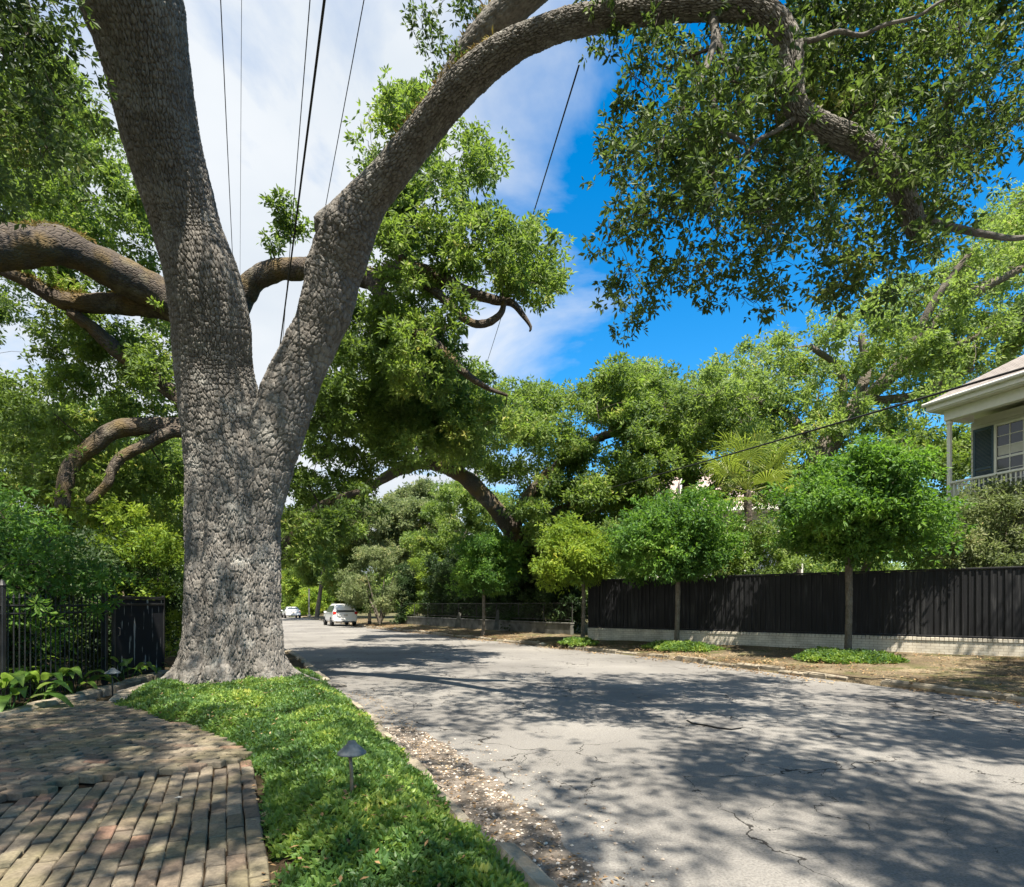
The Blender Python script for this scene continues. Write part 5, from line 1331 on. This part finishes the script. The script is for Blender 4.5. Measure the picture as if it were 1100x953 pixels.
spots = [(8,742,8.6,16,.8,'biggest broad leaved plant drooping at the picture edge before the iron fence'),(45,730,9.6,14,.66,'low broad leaved plant catching sun against the iron pickets'),(78,722,10.3,11,.55,'broad leaved plant in deep shade behind the second path light'),
         (135,716,11.6,11,.52,'broad leaved plant with flat pale leaves at the foot of the black gate'),(160,702,13.4,9,.4,'broad leaved plant at the far edge of the black gate beside the trunk'),(20,715,10.4,14,.8,'tall broad leaved plant behind the pickets')]
for i, (px, py, D, n, Lf, lab) in enumerate(spots):
    q = at(px, py, D); broad_plant(lab, (q[0], q[1], .10), n, Lf, 610 + i)

# ------------------------------------------------------------------ path lights
def path_light(label, base, h, R, stem, group='path lights in the planting'):
    t = thing('path_light', label, 'garden light', base, group=group)
    x, y, z = base
    MB().lathe([(R*.99, h-.075), (R, h-.068), (R*.97, h-.062), (R*.62, h-.030), (R*.34, h-.006), (R*.32, h+.002), (R*.27, h+.012), (.004, h+.014)], base, 40).build('lamp_shade', M['zinc'], t, smooth_=False)
    MB().lathe([(.016, h-.10), (.024, h-.098), (.024, h-.02), (.016, h-.02)], base, 16).build('socket', M['dark_stem'], t)
    s_ = MB().tube([(x, y, z - .12), (x - .002, y, z + h * .55), (x - .012, y, z + h - .09)], [.0125, .0125, .0125], 12); s_.build('stem', stem, t, smooth_=True)
q = gp(378, 866, .27); path_light('small path light with a grey conical cap in the sunlit ground cover', q, .435, .098, M['bronze_stem'])
q = at(121, 729, 9.9); t2 = path_light('path light with a pale cap in the dark planting beside the stone edging', (q[0], q[1], .13), .46, .12, M['dark_stem'])
MB_ = None

# ------------------------------------------------------------------ cars
def car(label, loc, heading, kind):
    t = thing('parked_car', label, 'car', loc, heading, group='white cars parked along the kerb')
    if kind == 'suv':
        # stations along the car: x, half width, sill z, bonnet/belt z, roof z, roof half width
        S = [(-2.36,.80,.42,.78,.84,.74),(-2.33,.90,.36,.98,1.08,.80),(-2.22,.94,.34,1.04,1.45,.72),(-2.02,.95,.33,1.05,1.68,.68),(-1.4,.95,.33,1.05,1.74,.70),(-.3,.95,.33,1.04,1.75,.70),(.45,.95,.33,1.03,1.66,.68),(.95,.95,.33,1.02,1.30,.72),(1.25,.94,.33,1.0,1.08,.78),(1.9,.92,.34,.94,.99,.74),(2.25,.85,.38,.84,.88,.66),(2.36,.70,.45,.70,.72,.55)]
    else:
        S = [(-2.3,.74,.40,.70,.80,.66),(-2.24,.86,.32,.88,.98,.74),(-1.75,.89,.3,.93,1.06,.74),(-1.1,.90,.3,.93,1.36,.60),(-.5,.90,.3,.92,1.43,.60),(.2,.90,.3,.91,1.40,.60),(.85,.90,.3,.90,1.10,.68),(1.15,.89,.3,.88,.97,.74),(1.8,.87,.32,.80,.85,.70),(2.15,.80,.36,.70,.74,.62),(2.28,.62,.42,.6,.62,.5)]
    V = []
    for x, w_, zs, zb, zr, wr in S:
        V += [(x,-w_*.9,zs),(x,-w_,zs+.16),(x,-w_,(zs+zb)/2+.05),(x,-w_*.975,zb),(x,-wr,zr-.05*(zr-zb)-.02),(x,-wr*.82,zr),(x,wr*.82,zr),(x,wr,zr-.05*(zr-zb)-.02),(x,w_*.975,zb),(x,w_,(zs+zb)/2+.05),(x,w_,zs+.16),(x,w_*.9,zs)]
    m = len(S); q = [[k*12+j, k*12+(j+1) % 12, (k+1)*12+(j+1) % 12, (k+1)*12+j] for k in range(m-1) for j in range(12)]
    MB().add(V, [np.array(q)[:, ::-1], np.array([list(range(12))]), np.array([[(m-1)*12+j for j in range(12)][::-1]])]).build('body', M['car_white'], t, smooth_=False, world_=False)
    bz = {'suv': (-2.345, -2.06, 1.11, 1.60, .70, .62), 'sedan': (-1.72, -1.14, 1.075, 1.33, .66, .56)}[kind]
    xa, xb, za, zb, w0, w1 = bz
    MB().add([(xa+.02-.03,-w0,za),(xa-.01,w0,za),(xb-.03,w1,zb),(xb-.03,-w1,zb),(xa+.1,-w0,za),(xa+.1,w0,za),(xb+.1,w1,zb),(xb+.1,-w1,zb)], np.array([[0,3,2,1],[4,5,6,7],[0,1,5,4],[3,7,6,2],[0,4,7,3],[1,2,6,5]])).build('rear_window', M['car_glass'], t, world_=False)
    for s in (-1, 1):
        if kind == 'suv':
            pr = [(-1.95,1.10,.94),(.85,1.08,.935),(.40,1.58,.725),(-1.75,1.62,.735)]
            tl = ((-2.37, s*.93, .92), (-2.20, s*.70, 1.14)); hl = ((2.05, s*.86, .74), (2.30, s*.55, .86))
        else:
            pr = [(-1.35,.97,.895),(.80,.94,.89),(.20,1.34,.635),(-1.0,1.36,.64)]
            tl = ((-2.29, s*.84, .72), (-2.15, s*.58, .86)); hl = ((1.95, s*.82, .60), (2.2, s*.5, .72))
        VV = [(x, s*(y+.008), z) for x, z, y in pr] + [(x, s*(y-.06), z) for x, z, y in pr]
        MB().add(VV, np.array([[0,1,2,3],[7,6,5,4],[0,4,5,1],[1,5,6,2],[2,6,7,3],[3,7,4,0]])).build('side_window', M['car_glass'], t, world_=False)
        for nm, (a, b_), mt in (('tail_light', tl, M['tail_red']), ('head_light', hl, M['head_clear'])):
            lo = np.minimum(a, b_); hi_ = np.maximum(a, b_); MB().bbox(tuple(lo), tuple(hi_), .02).build(nm, mt, t, world_=False)
        mx_ = .75 if kind == 'suv' else .6; mz = 1.08 if kind == 'suv' else .95
        MB().bbox((mx_-.06, min(s*.93, s*1.1), mz-.06), (mx_+.06, max(s*.93, s*1.1), mz+.07), .02).build('mirror', M['car_white'], t, world_=False)
        if kind == 'suv': MB().tube([(-1.8, s*.6, 1.72),(-1.7,s*.6,1.79),(.1,s*.6,1.80),(.2,s*.6,1.74)], .018, 6).build('roof_rail', M['grey_trim'], t, world_=False)
        for x in ((-1.45, 1.42) if kind == 'suv' else (-1.38, 1.38)):
            R = .37 if kind == 'suv' else .33; y0 = s*.72
            b = MB(); prof = [(.6*R,-.11),(.9*R,-.115),(R,-.09),(R,.09),(.9*R,.115),(.6*R,.11)]; a = np.linspace(0, 2*np.pi, 28, endpoint=False)
            VV = np.array([[(x + rr*np.cos(t_), s*.86 + yy, R + rr*np.sin(t_)) for t_ in a] for rr, yy in prof]).reshape(-1, 3)
            b.add(VV, np.array([[k*28+j, k*28+(j+1) % 28, ((k+1) % 6)*28+(j+1) % 28, ((k+1) % 6)*28+j] for k in range(6) for j in range(28)]))
            wh = b.build('wheel', M['tyre'], t, smooth_=False, world_=False)
            rm = MB(); yy = s*.955
            VV = [(x, yy, R)] + [(x + .6*R*np.cos(t_), s*.93, R + .6*R*np.sin(t_)) for t_ in np.linspace(0, 2*np.pi, 20, endpoint=False)]
            rm.add(VV, np.array([[0, 1+j, 1+(j+1) % 20] for j in range(20)])); o = rm.build('rim', M['rim'], t, world_=False); o.parent = wh
    xb0 = S[0][0]
    MB().bbox((xb0-.06, -.86, .40), (xb0+.12, .86, .62), .03).build('bumper', M['car_white'], t, world_=False)
    MB().bbox((xb0-.075, -.7, .30), (xb0+.1, .7, .395), .02).build('rear_valance', M['grey_trim'], t, world_=False)
    zp = .86 if kind == 'suv' else .74
    MB().bbox((xb0-.05, -.16, zp-.08), (xb0+.02, .16, zp+.08), .01).build('licence_plate', M['plate'], t, world_=False)
    return t
c1 = np.array([xl(RC, 48.3) - 1.15, 48.3]); car('white sport utility car parked at the kerb, seen from behind, the nearer of the two', (*c1, .0), math.radians(117), 'suv')
c2 = np.array([at(312.5, HY, 76)[0], 76.0]); car('small white sedan half hidden by the oak trunk at the end of the street', (*c2, .0), math.radians(118), 'sedan')

# ------------------------------------------------------------------ poles, posts, cables
PD = 58.0; up = at(511, 422, PD); upx = np.array([up[0], PD])
pole = thing('utility_pole', 'weathered utility pole rising behind the hedge into the oak leaves', 'pole', (*upx, .2))
limb_object('pole', np.array([(*upx, .1, .17), (*upx, 6, .15), (*upx, up[2] - .1, .12)]), M['pole_wood'], pole, n=16, step=.3, lump=.02, seed=1)
MB().bbox((upx[0]-.9, PD-.14, up[2]-.7), (upx[0]+.9, PD-.06, up[2]-.58), .01).build('crossarm', M['pole_wood'], pole)
for dx_ in (-.8, -.3, .3, .8): MB().lathe([(.02,0),(.05,.02),(.03,.05),(.05,.08),(.02,.12)], (upx[0]+dx_, PD-.13, up[2]-.578), 10).build('insulator', M['zinc'], pole)
def sag(a, b, s, n=24):
    t = np.linspace(0, 1, n)[:, None]; P = np.asarray(a) + (np.asarray(b) - np.asarray(a)) * t; P[:, 2] -= 4 * s * (t * (1 - t))[:, 0]; return P
def cable(label, P, rad):
    b = MB().tube(P, rad, 6); o = b.build('overhead_cable', M['cable'], smooth_=True)
    return tag(o, label, 'cable', 'cables strung over the street')
def run(px0, py1, px1, z, rad, label):
    D0 = (z - EYE) * F / HY; D1 = (z - EYE) * F / (HY - py1)
    a = np.array([(px0 - HX) / F * D0, D0, z]); b_ = np.array([(px1 - HX) / F * D1, D1, z]); v = (b_ - a) / (D1 - D0)
    return cable(label, sag(a - v * (D0 + 14), a + v * (64 - D0), .0), rad)
run(237, 280, 250, 9.4, .0075, 'leftmost thin overhead cable between the oak stem and the sky gap')
run(259.5, 270, 258, 10.6, .0045, 'faintest hair thin overhead cable, second from the oak stem')
run(333, 350, 305, 9.0, .0075, 'thin overhead cable close beside the thick black one')
run(348.5, 370, 301, 8.4, .017, 'thick black overhead cable crossing in front of the pale limb')
run(391, 220, 350, 9.8, .0075, 'thin overhead cable that passes behind the knob of the right limb')
cable('single thin cable dropping through the blue sky gap to the utility pole', sag(at(622, 70, 9.5), (upx[0], PD-.13, up[2] - .46), .12), .014)
pr_ = np.array([8.9, 9.4, 5.55]); 
cable('black cable sagging across the right half to the house eave', sag((upx[0] + .1, PD-.1, 1.65 + 92 / F * PD), at(1125, 388, 9.4), .28, 40), .022)
cable('thin cable below the black one running toward the utility pole', sag((upx[0], PD-.2, 1.65 + 55 / F * PD), at(640, 548, 25.0), .15, 20), .012)
sp = base_at(397, 45.8, .1)
post = thing('sign_post', 'short pale post with a dark foot at the kerb beside the white car', 'post', sp)
MB().bbox((sp[0]-.11, sp[1]-.11, .42), (sp[0]+.11, sp[1]+.11, 1.92), .02).build('shaft', M['pole_wood'], post)
MB().bbox((sp[0]-.13, sp[1]-.13, .05), (sp[0]+.13, sp[1]+.13, .418), .02).build('foot', M['black_iron'], post)
sp = base_at(332, 78, .1)
post = thing('street_post', 'slim pale pole at the far end of the street in front of the yellow bush', 'post', sp)
MB().tube([(sp[0], sp[1], 0), (sp[0], sp[1], 3.6)], .11, 10).lathe([(.12,3.6),(.14,3.66),(.05,3.8)], (sp[0], sp[1], 0), 10).build('shaft', M['concrete'], post)
MB().lathe([(.2,0),(.2,.3),(.12,.4)], (sp[0], sp[1], 0), 12).build('foot', M['concrete'], post)

# ------------------------------------------------------------------ ground cover pads round the street trees, fallen leaf
def pad(px, py, rx, ry_, D, seed, z):
    c = at(px, py, D)[:2]; a = np.linspace(0, 2*np.pi, 26, endpoint=False); r = rng(seed)
    d = unit(wa - wb); n = np.array([-d[1], d[0]])
    k = 1 + .12 * r.normal(size=26)
    P = c + (np.cos(a) * k)[:, None] * d * rx + (np.sin(a) * k)[:, None] * n * ry_
    return cover('ground_cover', P, lambda Q: np.full(len(Q), z) + .16 * smooth(0, .4, dist_poly(Q, P)), 1100, .085, .045, seed, M['leaf_cover'], '', thick=.10)
pad(908, 703, 1.35, .95, 15.9, 701, .20)
pad(733, 694, 1.35, .8, 19.6, 702, .20)
pad(622, 690, .75, .6, 22.4, 703, .20)
q = gp(192, 860, .15)
V, Q, rd = leaf_mesh(np.array([[q[0] - .04, q[1], .168]]), unit(np.array([[.95, .25, .05]])), 1, .10, .035, rng(5), spread=0, fan=.1, droop=0, fold=.25, up=1.8)
tag(MB().add(V, Q).build('fallen_leaf', M['leaf_pale']), 'curled pale dry leaf lying on the brick walk', 'leaf')
